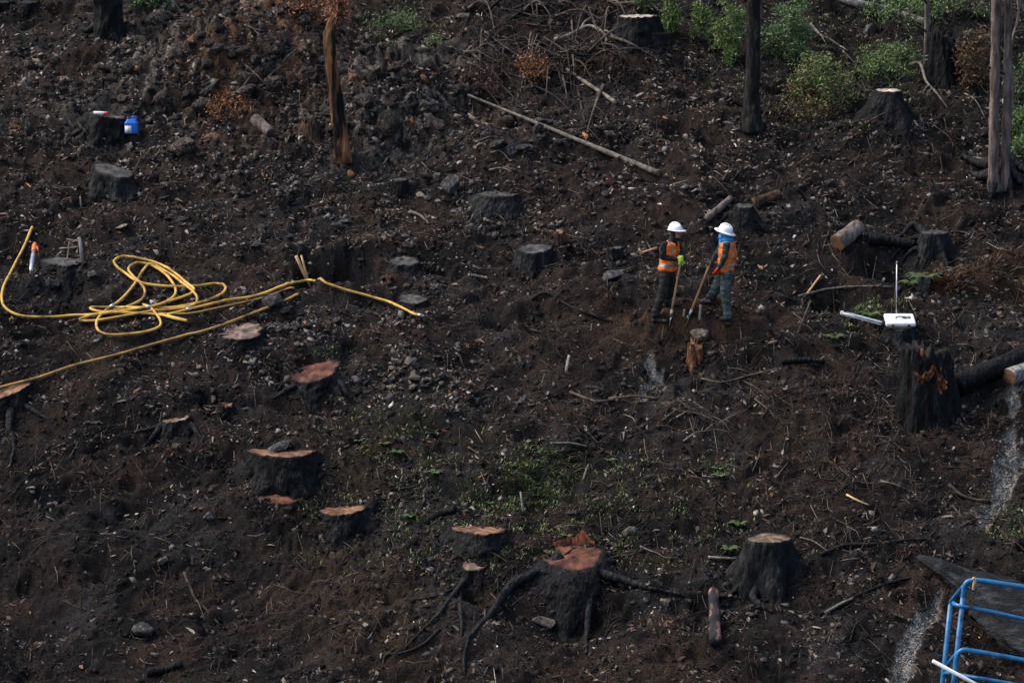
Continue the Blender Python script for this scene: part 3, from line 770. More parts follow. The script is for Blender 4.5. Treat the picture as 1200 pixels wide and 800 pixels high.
# ------------------------------------------------------------------ fallen logs
def log(label, path, r0, r1, bark, cut=None, ends=(False, False), name='fallen_log', group=None, rough=0.12, segs=18, seed=0, lift=0.6, cat='log', straight=False):
    A = [at(p[0], p[1]) for p in path]
    if straight:
        a, b = A[0], A[-1]; m = len(A)
        A = [a.lerp(b, i / (m - 1)) for i in range(m)]
        up = max(max(0.0, float(gz(p.x, p.y)) - p.z) for p in A)
        A = [p + Vector((0, 0, up * 0.6)) for p in A]
    m = len(A)
    P = [p + Vector((0, 0, (r0 + (r1 - r0) * i / max(1, m - 1)) * lift)) for i, p in enumerate(A)]
    P = catmull([tuple(p) for p in P], 6)
    loc = Vector(P.mean(0)); loc.z = float(min(P[:, 2]))
    V, F = tube(P, (r0, r1), segs, rough, seed)
    if not cut:
        return solo(name, V, F, bark, loc, label, cat, group)
    root = thing(name, label, cat, loc, group)
    part('bark', V, F, bark, root)
    for e, i in ((0, 0), (1, -1)):
        if not ends[e]: continue
        n = P[0] - P[1] if e == 0 else P[-1] - P[-2]
        n = n / np.linalg.norm(n)
        ring = V[:segs] if e == 0 else V[-segs:]
        cen = ring.mean(0)
        VV = np.concatenate([cen + (ring - cen) * 0.97 + n * 0.004, cen + (ring - cen) * 0.55 + n * 0.007, cen[None] + n * 0.009])
        FF = []
        for k in range(segs):
            k2 = (k + 1) % segs
            q = (k, k2, segs + k2, segs + k); w_ = (segs + k, segs + k2, 2 * segs)
            FF += [q, w_] if e == 1 else [q[::-1], w_[::-1]]
        part('cut_end', VV, FF, CUT[cut], root, True, np.ones((len(VV), 3)))
    return root

log('long straight bleached trunk fallen across the slope', [(548, 122), (582, 137), (640, 160), (700, 185), (745, 205), (772, 215)], 0.022, 0.060, PALEWOOD, 'tan', (False, True), name='fallen_tree', seed=2, lift=1.6, straight=True)
log('thin bleached pole lying beside the brush above the long fallen trunk', [(664, 84), (685, 99), (705, 112), (722, 126)], 0.03, 0.045, PALEWOOD, seed=3, lift=1.0, name='fallen_pole')
log('short grey log with orange cut end above the dark hollow', [(981, 296), (995, 286), (1006, 277)], 0.165, 0.155, GREYBARK, 'orange', (True, False), name='cut_log', seed=4, lift=0.9, straight=True)
log('charred black log bridging the dark hollow', [(1018, 287), (1035, 287), (1055, 289), (1072, 292)], 0.125, 0.085, CHAR, seed=5, lift=1.0, name='charred_log', straight=True)
log('thick charred black log beside the notched stump', [(1118, 470), (1145, 456), (1175, 443), (1205, 430), (1235, 417)], 0.20, 0.17, CHAR, seed=6, lift=0.8, name='charred_log', straight=True)
log('pale barked log with orange cut end beside the thick charred log', [(1182, 452), (1195, 446), (1225, 434)], 0.155, 0.15, BIRCH, 'orange', (True, False), name='cut_log', seed=7, lift=0.9, straight=True)
log('short half burnt billet with pink wood lying straight downhill', [(836, 706), (837, 735), (838, 763)], 0.085, 0.105, noisemat('half_burnt_pink_wood', [(0.40, (0.012, 0.013, 0.015)), (0.52, (0.03, 0.03, 0.032)), (0.58, (0.26, 0.12, 0.09)), (0.8, (0.42, 0.24, 0.19))], scale=2.4, stretch=(2.2, 1, 1), bump=0.6, detail=4), 'tan', (True, False), name='burnt_billet', seed=8, lift=1.0, straight=True)
log('short black burnt stick end lying low on the bare slope', [(172, 793), (195, 787), (213, 781)], 0.07, 0.06, CHAR, name='burnt_stick', seed=9, lift=0.7)
log('black burnt stick lying level below the sticks and white bar', [(916, 427), (940, 425), (966, 428)], 0.06, 0.045, CHAR, name='burnt_stick', seed=10, lift=1.0)
log('mossy pale fallen trunk high among the bushes', [(965, -4), (1000, 8), (1040, 18), (1090, 32)], 0.10, 0.07, BIRCH, name='fallen_tree', seed=11, lift=1.0)
log('short grey log end beside the broken burnt stub', [(298, 146), (306, 153), (317, 162)], 0.12, 0.11, GREYBARK, 'grey', (True, True), name='cut_log', seed=12, lift=0.8, straight=True)
log('leaning split grey plank beside the stump behind the workers', [(828, 262), (842, 250), (856, 238)], 0.07, 0.06, GREYBARK, name='split_plank', seed=13, lift=1.2)
log('reddish rotten log behind the stump above the workers', [(884, 243), (898, 236), (914, 230)], 0.12, 0.085, CHARB, name='rotten_log', seed=14, lift=0.6, rough=0.35, straight=True)
log('charred beam jutting over the jagged black stump', [(1106, 5), (1130, 16), (1152, 26)], 0.06, 0.07, CHAR, name='charred_beam', seed=15, lift=1.5)
log('black burnt splinter lying beside the round orange stump', [(498, 616), (515, 606), (534, 600)], 0.06, 0.07, CHAR, name='burnt_stick', seed=16, lift=0.8)
log('dark broken log chunk lying on the stony bank', [(860, 122), (872, 128), (892, 136)], 0.06, 0.05, CHAR, name='burnt_stick', seed=17, lift=1.0)
log('black leaning pole end at the far top beside the twin trunks', [(1178, -6), (1190, 6), (1206, 24)], 0.09, 0.09, CHAR, name='charred_pole', seed=18, lift=1.0)
# flattened splintered slab of a burnt log behind the blue rails
def slab(label, path, widths, thick, mat):
    P = [at(*p) for p in path]
    V = []; n = len(P)
    pts = catmull([tuple(p) for p in P], 8); w = np.interp(np.linspace(0, 1, len(pts)), np.linspace(0, 1, n), widths)
    loc = Vector(pts[len(pts) // 2])
    T = np.gradient(pts, axis=0); T /= np.linalg.norm(T, axis=1)[:, None]
    side = np.cross(T, np.array([0, -0.45, 0.89])); side /= np.linalg.norm(side, axis=1)[:, None]
    up = np.cross(side, T)
    m = 44; F = []
    for i in range(len(pts)):
        for k in range(m):
            a = 2 * math.pi * k / m
            rr = 1 + 0.16 * float(pnoise(k * 0.37, i * 0.10, 4)) + 0.22 * float(pnoise(k * 0.83, i * 0.16, 6)) * abs(math.sin(a)) + 0.08 * float(pnoise(k * 0.9, i * 0.9, 8))
            V.append(pts[i] + side[i] * w[i] * math.cos(a) * rr + up[i] * (thick * min(1, w[i] * 3) * math.sin(a) * rr + 0.10))
    for i in range(len(pts) - 1):
        for k in range(m):
            a = i * m + k; b = i * m + (k + 1) % m
            F.append((a, b, b + m, a + m))
    F.append(tuple(range(m))[::-1]); F.append(tuple((len(pts) - 1) * m + k for k in range(m)))
    return solo('burnt_log_slab', np.array(V), F, mat, loc, label, 'log')
slab('big tapering slab of ashen charred wood lying behind the blue rails', [(1076, 657), (1100, 668), (1128, 686), (1165, 708), (1205, 732), (1250, 760)], [0.05, 0.16, 0.28, 0.62, 0.78, 0.80], 0.16, noisemat('ashen_slab_wood', [(0.36, (0.003, 0.0033, 0.0036)), (0.52, (0.008, 0.009, 0.010)), (0.72, (0.042, 0.046, 0.050))], scale=7, stretch=(0.5, 1.1, 1.6), rough=0.7, bump=1.0, bscale=30, bdist=0.04))

# ------------------------------------------------------------------ hose
def hose(label, path, r, mat, lift, name='fire_hose'):
    Q = catmull([(p[0], p[1], 0) for p in path], 5)
    P = np.array([tuple(at(q[0], q[1])) for q in Q])
    # rest on the tops of the clods
    for _ in range(3):
        P[1:-1, :2] = 0.25 * P[:-2, :2] + 0.5 * P[1:-1, :2] + 0.25 * P[2:, :2]
    g = gz(P[:, 0], P[:, 1])
    z = g + lift
    for _ in range(14):
        z2 = np.convolve(np.pad(z, 2, mode='edge'), np.array([1, 2, 3, 2, 1]) / 9, 'valid')
        z = np.maximum(z2, g + r + 0.025)
    P[:, 2] = z
    root = thing(name, label, 'hose', Vector(P[len(P) // 2]) - Vector((0, 0, r)))
    V, F = tube(P, r, 9)
    part('hose_line', V, F, mat, root)
    return root, P
main = [(38, 269), (28, 295), (14, 325), (4, 343), (2, 355), (6, 366), (18, 374), (40, 378), (80, 376), (120, 372), (160, 369), (195, 360), (222, 350), (228, 344), (217, 334), (200, 322), (185, 312), (165, 307), (145, 305), (134, 309), (136, 316), (150, 328), (165, 337), (190, 341), (225, 340), (256, 337), (265, 342), (258, 351), (235, 359), (205, 366), (180, 364), (167, 360), (178, 366), (187, 378), (188, 388), (172, 394), (140, 398), (120, 396), (113, 388), (116, 377), (132, 364), (147, 352), (158, 338), (166, 323), (175, 313), (192, 320), (210, 333), (226, 346), (232, 355), (224, 364), (200, 368), (165, 371), (125, 380), (100, 382), (93, 380), (104, 376), (140, 368), (166, 356), (170, 344), (158, 331), (150, 320), (160, 311), (180, 316), (198, 330), (207, 347), (196, 361), (170, 366), (132, 366), (106, 364), (112, 369), (140, 372), (180, 371), (205, 378), (219, 383), (214, 379), (196, 374), (205, 371), (235, 364), (270, 357), (300, 353), (325, 342), (345, 337), (370, 337), (400, 345), (430, 353), (455, 361), (475, 371), (491, 378)]
hz, HP = hose('yellow fire hose lying in tangled loops with its end trailing uphill of the stones', main, 0.026, HOSE, 0.05)
e = HP[-1]; dd = (HP[-1] - HP[-3]); dd /= np.linalg.norm(dd)
V, F = tube(np.array([e - dd * 0.02, e + dd * 0.05, e + dd * 0.055, e + dd * 0.11]), [0.036, 0.036, 0.028, 0.028], 10)
part('coupling', V, F, METAL, hz)
for q_ in (int(len(HP) * 0.12), int(len(HP) * 0.46), int(len(HP) * 0.88)):
    d_ = HP[q_ + 1] - HP[q_ - 1]; d_ /= np.linalg.norm(d_)
    V, F = tube(np.array([HP[q_] - d_ * 0.06, HP[q_] - d_ * 0.055, HP[q_] + d_ * 0.055, HP[q_] + d_ * 0.06]), [0.028, 0.038, 0.038, 0.028], 10)
    part('coupling', V, F, METAL, hz)
hose('single straight yellow hose run crossing below the tangled hose', [(-14, 465), (0, 461), (40, 449), (80, 437), (150, 417), (220, 398), (270, 383), (310, 367), (340, 356), (350, 351)], 0.026, HOSE2, 0.07)
hose('thin dull yellow hose run beside the thicker hose above the stones', [(186, 371), (225, 372), (262, 363), (300, 356), (325, 347), (345, 341)], 0.018, HOSE2, 0.06)
# nozzle
a = at(42, 292); b = at(37, 325)
nz = thing('hose_nozzle', 'silver hose nozzle with orange grip hanging beside the low black stump', 'nozzle', b)
A = np.array(a) + [0, -0.1, 0.12]; B = np.array(b) + [0, -0.05, 0.10]
L = B - A
V, F = tube(np.array([A + L * 0.30, A + L * 0.45, A + L * 0.62, A + L * 0.64, A + L * 0.9, A + L * 1.0]), [0.03, 0.048, 0.048, 0.055, 0.045, 0.03], 12); part('barrel', V, F, METAL, nz)
V, F = tube(np.array([A + L * 0.02, A + L * 0.10, A + L * 0.28, A + L * 0.31]), [0.03, 0.05, 0.05, 0.03], 12); part('grip', V, F, ORNP, nz)
V, F = tube(np.array([A + L * 0.18, A + L * 0.2 + [0.06, -0.02, 0.03], A + L * 0.3 + [0.09, -0.02, 0.0]]), [0.016, 0.016, 0.014], 6); part('bale_handle', V, F, ORNP, nz)
V, F = tube(np.array([A + L * 1.0, A + L * 1.1, A + L * 1.12]), [0.02, 0.024, 0.018], 8); part('tip', V, F, BLACKP, nz)

# ------------------------------------------------------------------ stakes, handles, sticks
def stick(label, a, b, r0, r1, mat, name, cat, group=None, lift=0.0, lean=0.0, sink=0.08, segs=8, taper=True):
    """a = foot pixel on the ground, b = other end pixel, lean = metres the far end lies behind the foot"""
    A = at(*a); B = atY(b[0], b[1], A.y + lean)
    d = (B - A).normalized()
    P = np.array([tuple(A - d * sink), tuple(A.lerp(B, 0.33)), tuple(A.lerp(B, 0.66)), tuple(B)])
    V, F = tube(P, (r0, r1), segs, 0.03, int(a[0]))
    return solo(name, V, F, mat, A, label, cat, group)
stick('raw pine tool handle, longer of two standing in the dug bank', (361, 335), (347, 300), 0.030, 0.030, PINE, 'tool_handle', 'handle', lean=-0.1)
stick('raw pine tool handle, thinner of two standing in the dug bank', (362, 333), (353, 299), 0.022, 0.020, PINE, 'tool_handle', 'handle', lean=0.05)
stick('short pale stake in the soil before the worker with the lime gloves', (769, 374), (773, 357), 0.035, 0.030, STAKE, 'stake', 'stake')
stick('grey stake between the two upright tool handles', (801, 372), (802, 362), 0.022, 0.02, STAKE, 'stake', 'stake')
stick('short grey stake before the worker with the blue bandana', (820, 373), (821, 357), 0.026, 0.022, STAKE, 'stake', 'stake')
stick('tan pole leaning at an angle above the crossed sticks', (944, 347), (962, 322), 0.022, 0.018, PINE, 'pole', 'stick', lean=0.1)
stick('dark thin stick standing below the tan leaning pole', (936, 391), (950, 352), 0.02, 0.016, TWIG, 'stick', 'stick', lean=0.2)
stick('pale little stake standing on bare soil below the grey topped stump', (95, 243), (94, 230), 0.016, 0.014, STAKE, 'stake', 'stake')
stick('rusty thin rod standing beside the hose bend', (16, 303), (20, 280), 0.016, 0.014, CHARB, 'rod', 'rod')
stick('upright pale stick end standing in bare soil below the barrel stump', (664, 433), (667, 416), 0.03, 0.024, STAKE, 'stake', 'stake', lean=0.1)
stick('thin white stick standing in the moss by the mossy patch', (613, 598), (610, 576), 0.022, 0.016, STAKE, 'stake', 'stake')
# post and wire frame by the low stump
pa = at(97, 307)
fr = thing('survey_post', 'small wooden post with a bent wire frame behind the low black stump', 'post', pa)
B = atY(93, 278, pa.y)
V, F = tube(np.array([pa - Vector((0, 0, 0.08)), pa.lerp(B, 0.5), B]), [0.036, 0.034, 0.03], 6); part('post', V, F, STAKE, fr)
for seg in ([(93, 279), (88, 282), (83, 281), (78, 280)], [(92, 289), (84, 290), (70, 291)], [(81, 283), (80, 295), (78, 306)]):
    V, F = tube(catmull([tuple(atY(p[0], p[1], pa.y - 0.02)) for p in seg], 4), 0.011, 6); part('wire', V, F, STAKE, fr)

# ------------------------------------------------------------------ blue jug and can
j0 = at(154, 172)
jz = ppm(j0.y, j0.z)
j0 = Vector((j0.x, j0.y + 0.1, float(gz(j0.x, j0.y + 0.1)) + 0.05))
jug = thing('water_jug', 'blue plastic jug with white label standing beside the black stump', 'jug', j0)
V, F = box(j0 + Vector((0, 0, 0.12)), (0.27, 0.20, 0.26), 0.05); part('body', V, F, BLUEJ, jug)
V, F = box(j0 + Vector((0.0, 0, 0.26)), (0.20, 0.14, 0.06), 0.03); part('shoulder', V, F, BLUEJ, jug)
V, F = tube(np.array([j0 + Vector((-0.06, 0, 0.27)), j0 + Vector((-0.06, 0, 0.33))]), [0.03, 0.03], 12); part('cap', V, F, plain('dark_cap', (0.02, 0.03, 0.08)), jug)
V, F = tube(catmull([tuple(j0 + Vector(p)) for p in ((0.01, 0, 0.28), (0.02, 0, 0.33), (0.08, 0, 0.33), (0.10, 0, 0.27))], 4), 0.015, 8); part('handle', V, F, BLUEJ, jug)
V, F = box(j0 + Vector((-0.06, -0.102, 0.09)), (0.13, 0.006, 0.14)); part('paper_label', V, F, WHITEP, jug)
V, F = box(j0 + Vector((-0.05, -0.106, 0.06)), (0.04, 0.004, 0.03)); part('label_mark', V, F, plain('ochre_print', (0.4, 0.28, 0.05)), jug)
tc_ = Vector(S['can']['_top']); rc_ = S['can']['_r']
c0 = tc_ + Vector((-0.13, -0.08, 0.0))
can = thing('paint_can', 'small white spray can with red cap lying on the black stump', 'can', c0)
V, F = tube(np.array([c0 + Vector((-0.1, 0, 0.05)), c0 + Vector((-0.09, 0, 0.05)), c0 + Vector((0.10, -0.01, 0.045)), c0 + Vector((0.11, -0.01, 0.045))]), [0.026, 0.034, 0.034, 0.028], 12); part('body', V, F, WHITEP, can)
V, F = tube(np.array([c0 + Vector((0.115, -0.01, 0.045)), c0 + Vector((0.19, -0.014, 0.043)), c0 + Vector((0.2, -0.014, 0.043))]), [0.033, 0.032, 0.02], 12); part('cap', V, F, REDP, can)

# ------------------------------------------------------------------ white case, rod and bar on the stump
ct = Vector(S['case']['_top'])
cs = thing('white_case', 'white plastic case with black handle sitting on the small black stump', 'case', ct + Vector((0, 0, 0.0)))
V, F = box(ct + Vector((0.0, -0.02, 0.13)), (0.56, 0.46, 0.09), 0.04, Matrix.Rotation(R(14), 3, 'X')); part('lid', V, F, WHITEP, cs)
V, F = box(ct + Vector((0.0, -0.02, 0.03)), (0.50, 0.33, 0.08), 0.02, taper=0.72); part('tray', V, F, plain('creamy_plastic', (0.55, 0.45, 0.36), 0.5), cs)
V, F = tube(catmull([tuple(ct + Vector(p)) for p in ((-0.07, -0.06, 0.16), (-0.06, -0.06, 0.20), (0.08, -0.06, 0.20), (0.10, -0.06, 0.16))], 4), 0.012, 8); part('handle', V, F, BLACKP, cs)
for dx_ in (-0.15, 0.15):
    V, F = box(ct + Vector((dx_, -0.235, 0.065)), (0.05, 0.02, 0.05), 0.006); part('latch', V, F, BLACKP, cs)
V, F = box(ct + Vector((0.12, -0.02, 0.186)), (0.16, 0.10, 0.008), 0.0, Matrix.Rotation(R(14), 3, 'X')); part('sticker', V, F, STAKE, cs)
rod_a = ct + Vector((-0.03, 0.24, -0.4)); rod_b = atY(1051, 309, rod_a.y)
V, F = tube(np.array([rod_a, rod_a.lerp(rod_b, 0.5), rod_b]), [0.014, 0.013, 0.011], 8)
rod = thing('measuring_rod', 'thin grey rod standing upright behind the white case', 'rod', rod_a)
part('shaft', V, F, METAL, rod)
V, F = tube(np.array([rod_b, rod_b + Vector((0, 0, 0.03)), rod_b + Vector((0, 0, 0.05))]), [0.018, 0.018, 0.008], 8); part('tip', V, F, STAKE, rod)
ba = atY(985, 366, ct.y - 0.12); bb = atY(1038, 380, ct.y - 0.12)
bar = thing('saw_bar', 'long white flat bar reaching out beside the white case', 'bar', bb)
ang = math.atan2(bb.z - ba.z, bb.x - ba.x); mid = (ba + bb) / 2
rot = Matrix.Rotation(-ang, 3, 'Y')
V, F = box(mid, ((bb - ba).length, 0.03, 0.075), 0.012, rot); part('blade', V, F, WHITEP, bar)
V, F = box(mid + Vector((0, -0.018, 0.0)), ((bb - ba).length * 0.9, 0.008, 0.02), 0.0, rot); part('rib', V, F, METAL, bar)
V, F = box(bb + Vector((-0.03, -0.01, 0.02)), (0.10, 0.06, 0.10), 0.02, rot); part('clamp', V, F, BLACKP, bar)
pp = atY(990, 367, ct.y - 0.12)
V, F = tube(np.array([pp, pp + Vector((-0.005, 0, 0.1)), pp + Vector((-0.008, 0, 0.2))]), [0.02, 0.018, 0.014], 8); part('pin', V, F, BLACKP, bar)

# ------------------------------------------------------------------ blue tube guard rails
def bl(path, Y, r, root, name, mat=BLUEP, n=8):
    P = [tuple(atY(p[0], p[1], Y + (p[2] if len(p) > 2 else 0))) for p in path]
    V, F = tube(catmull(P, n) if len(P) > 2 else np.array(P), r, 12)
    return part(name, V, F, mat, root)
RY = 51.2
rg = atY(1118, 830, RY); rg.z = float(gz(rg.x, rg.y))
rail = thing('guard_rail', 'bent blue tube guard rail frame standing at the foot of the slope', 'rail', rg)
def down(px, py, Y, dy=0.0):
    p = atY(px, py, Y + dy); z = float(gz(p.x, p.y)) - 0.05
    return p, z
def post(px0, py0, px1, py1, dy=0.0):
    p0 = atY(px0, py0, RY + dy); p1 = atY(px1, py1, RY + dy)
    d = (p1 - p0) / (p1.z - p0.z)
    zb = float(gz(p1.x, p1.y)) - 0.06
    foot = p0 + d * (zb - p0.z)
    V, F = tube(np.array([p0, p1, foot]), 0.040, 12); part('post', V, F, BLUEP, rail)
bl([(1128.5, 700), (1129.5, 690), (1132, 683), (1138, 680), (1150, 680), (1200, 687.5), (1250, 695), (1310, 704)], RY, 0.040, rail, 'top_rail')
post(1128.6, 699, 1117.5, 800)
post(1114, 708, 1104.5, 800, 0.9)
bl([(1114, 709, 0.9), (1114.6, 704, 0.9), (1118, 700, 0.7), (1129, 687, 0.05)], RY, 0.034, rail, 'corner_brace')
bl([(1117, 706, 0.45), (1123, 709, 0.0), (1160, 716, 0), (1200, 725, 0), (1310, 748, 0)], RY, 0.032, rail, 'middle_rail')
bl([(1132, 687.5, 0), (1142, 691, 0.4)], RY, 0.026, rail, 'tie_bar')
bl([(1117.8, 802), (1119, 785), (1120.5, 771), (1124, 763.5), (1131, 761), (1145, 763), (1200, 773), (1310, 793)], RY - 0.18, 0.038, rail, 'lower_rail')
bl([(1117.8, 800, -0.18), (1116, 826, -0.18), (1114, 852, -0.18)], RY, 0.038, rail, 'post')
bl([(1106, 790, 0.9), (1112, 788, 0.6), (1140, 793, 0), (1170, 798, 0), (1310, 823, 0)], RY, 0.030, rail, 'bottom_rail')
bl([(1120, 766, 0), (1108, 781, 0.9)], RY, 0.026, rail, 'side_brace')
pr, zr = down(1310, 704, RY); post(1310, 704, 1309, 790)
V, F = join([tube(catmull([tuple(atY(x, y, RY - 0.05)) for x, y in ((1141, 676), (1142, 681), (1141, 686), (1140.5, 691))], 4), 0.022, 7, 0.3, 2), tube(catmull([tuple(atY(x, y, RY - 0.05)) for x, y in ((1139, 678), (1142, 679), (1143, 683))], 4), 0.02, 7, 0.3, 4)])
part('rag_tie', V, F, PINE, rail)
wa = atY(1093, 774, RY - 0.35); wb = atY(1145, 802, RY - 0.26); wc = wb + (wb - wa) * 1.2
V, F = tube(np.array([wa, wa.lerp(wc, 0.5), wc]), 0.030, 12)
wt = solo('white_pipe', V, F, WHITEP, wc, 'slim white pipe slanting through the blue rails', 'pipe')

# ------------------------------------------------------------------ the two workers
def ellipsoid(c, r, yaw=0.0, nu=14, nv=10, pitch=0.0):
    V = []; F = []
    for i in range(nv + 1):
        a = math.pi * i / nv
        for k in range(nu):
            b = 2 * math.pi * k / nu
            V.append((math.sin(a) * math.cos(b) * r[0], math.sin(a) * math.sin(b) * r[1], math.cos(a) * r[2]))
    for i in range(nv):
        for k in range(nu):
            k2 = (k + 1) % nu
            F.append((i * nu + k, (i + 1) * nu + k, (i + 1) * nu + k2, i * nu + k2))
    M = Matrix.Rotation(yaw, 3, 'Z') @ Matrix.Rotation(pitch, 3, 'Y')
    V = np.array(V) @ np.array(M).T + np.array(c)
    return V, F

def capsule(a, ra, b, rb, segs=12):
    a = np.array(a, float); b = np.array(b, float); d = b - a; L = np.linalg.norm(d); d = d / L
    P = []; rr = []
    for t in (-0.98, -0.8, -0.45): P.append(a + d * ra * t); rr.append(ra * math.sqrt(1 - t * t))
    for t in (0, 0.25, 0.5, 0.75, 1): P.append(a + d * L * t); rr.append(ra + (rb - ra) * t)
    for t in (0.45, 0.8, 0.98): P.append(b + d * rb * t); rr.append(rb * math.sqrt(1 - t * t))
    return tube(np.array(P), np.array(rr), segs)

def fuse(prims, voxel, smooth=4):
    """one continuous surface grown round overlapping volumes"""
    V, F = join([p for p in prims])
    me = mesh('tmp', V, F)
    o = bpy.data.objects.new('tmp', me); COL.objects.link(o)
    m = o.modifiers.new('r', 'REMESH'); m.mode = 'VOXEL'; m.voxel_size = voxel
    s = o.modifiers.new('s', 'SMOOTH'); s.iterations = smooth; s.factor = 0.5
    dg = bpy.context.evaluated_depsgraph_get(); dg.update()
    e = o.evaluated_get(dg); em = e.to_mesh()
    n = len(em.vertices); co = np.zeros(n * 3); em.vertices.foreach_get('co', co)
    nr = np.zeros(n * 3); em.vertices.foreach_get('normal', nr)
    F = [tuple(p.vertices) for p in em.polygons]
    e.to_mesh_clear(); bpy.data.objects.remove(o); bpy.data.meshes.remove(me)
    return co.reshape(-1, 3), F, nr.reshape(-1, 3)

def hand_on(axis_pt, axis_dir, side, root, mat, name):
    """gloved hand closed round a handle: palm on `side`, four fingers wrapping, thumb from the palm's edge"""
    ax = np.array(axis_dir, float); ax /= np.linalg.norm(ax)
    s = np.array(side, float); s -= ax * s.dot(ax); s /= np.linalg.norm(s)
    u = np.cross(ax, s); c = np.array(axis_pt, float)
    prims = []
    prims.append(capsule(c + s * 0.040 - ax * 0.038, 0.026, c + s * 0.040 + ax * 0.036, 0.028))
    prims.append(capsule(c + s * 0.045 + ax * 0.0, 0.03, c + s * 0.095 + ax * -0.01 , 0.027))
    for k in range(4):
        z = (-0.040 + 0.026 * k); ln = (0.84, 0.97, 1.0, 0.9)[k]; pts = []
        for q in range(5):
            a = R(15 + q * 52 * ln); rr = 0.034
            pts.append(c + ax * z + (s * math.cos(a) + u * math.sin(a)) * rr)
        for q in range(4): prims.append(capsule(pts[q], 0.0125 - 0.0008 * q, pts[q + 1], 0.0120 - 0.0008 * q, 8))
    pts = [c + s * 0.05 + ax * 0.035, c + s * 0.025 - u * 0.035 + ax * 0.05, c - s * 0.012 - u * 0.036 + ax * 0.055]
    for q in range(2): prims.append(capsule(pts[q], 0.016, pts[q + 1], 0.013, 8))
    V, F, _ = fuse(prims, 0.007, 2)
    return part(name, V, F, mat, root)

def hand_loose(wrist, dir_, palm_n, root, mat, name):
    d = np.array(dir_, float); d /= np.linalg.norm(d)
    n = np.array(palm_n, float); n -= d * n.dot(d); n /= np.linalg.norm(n)
    u = np.cross(d, n); w = np.array(wrist, float)
    prims = [capsule(w - d * 0.02, 0.036, w + d * 0.02, 0.034), capsule(w + d * 0.03 - u * 0.022, 0.026, w + d * 0.085 - u * 0.028, 0.022), capsule(w + d * 0.03 + u * 0.02, 0.026, w + d * 0.085 + u * 0.026, 0.022)]
    for k in range(4):
        o = -0.033 + 0.022 * k; ln = (0.8, 0.96, 1.0, 0.9)[k]
        p = [w + d * 0.08 + u * o, w + d * (0.08 + 0.045 * ln) + u * o * 1.15 + n * 0.008, w + d * (0.08 + 0.072 * ln) + u * o * 1.15 + n * 0.03, w + d * (0.08 + 0.082 * ln) + u * o * 1.1 + n * 0.052]
        for q in range(3): prims.append(capsule(p[q], 0.013, p[q + 1], 0.012, 8))
    p = [w + d * 0.02 + u * 0.035, w + d * 0.055 + u * 0.065 + n * 0.015, w + d * 0.09 + u * 0.07 + n * 0.03]
    for q in range(2): prims.append(capsule(p[q], 0.016, p[q + 1], 0.013, 8))
    V, F, _ = fuse(prims, 0.007, 2)
    return part(name, V, F, mat, root)

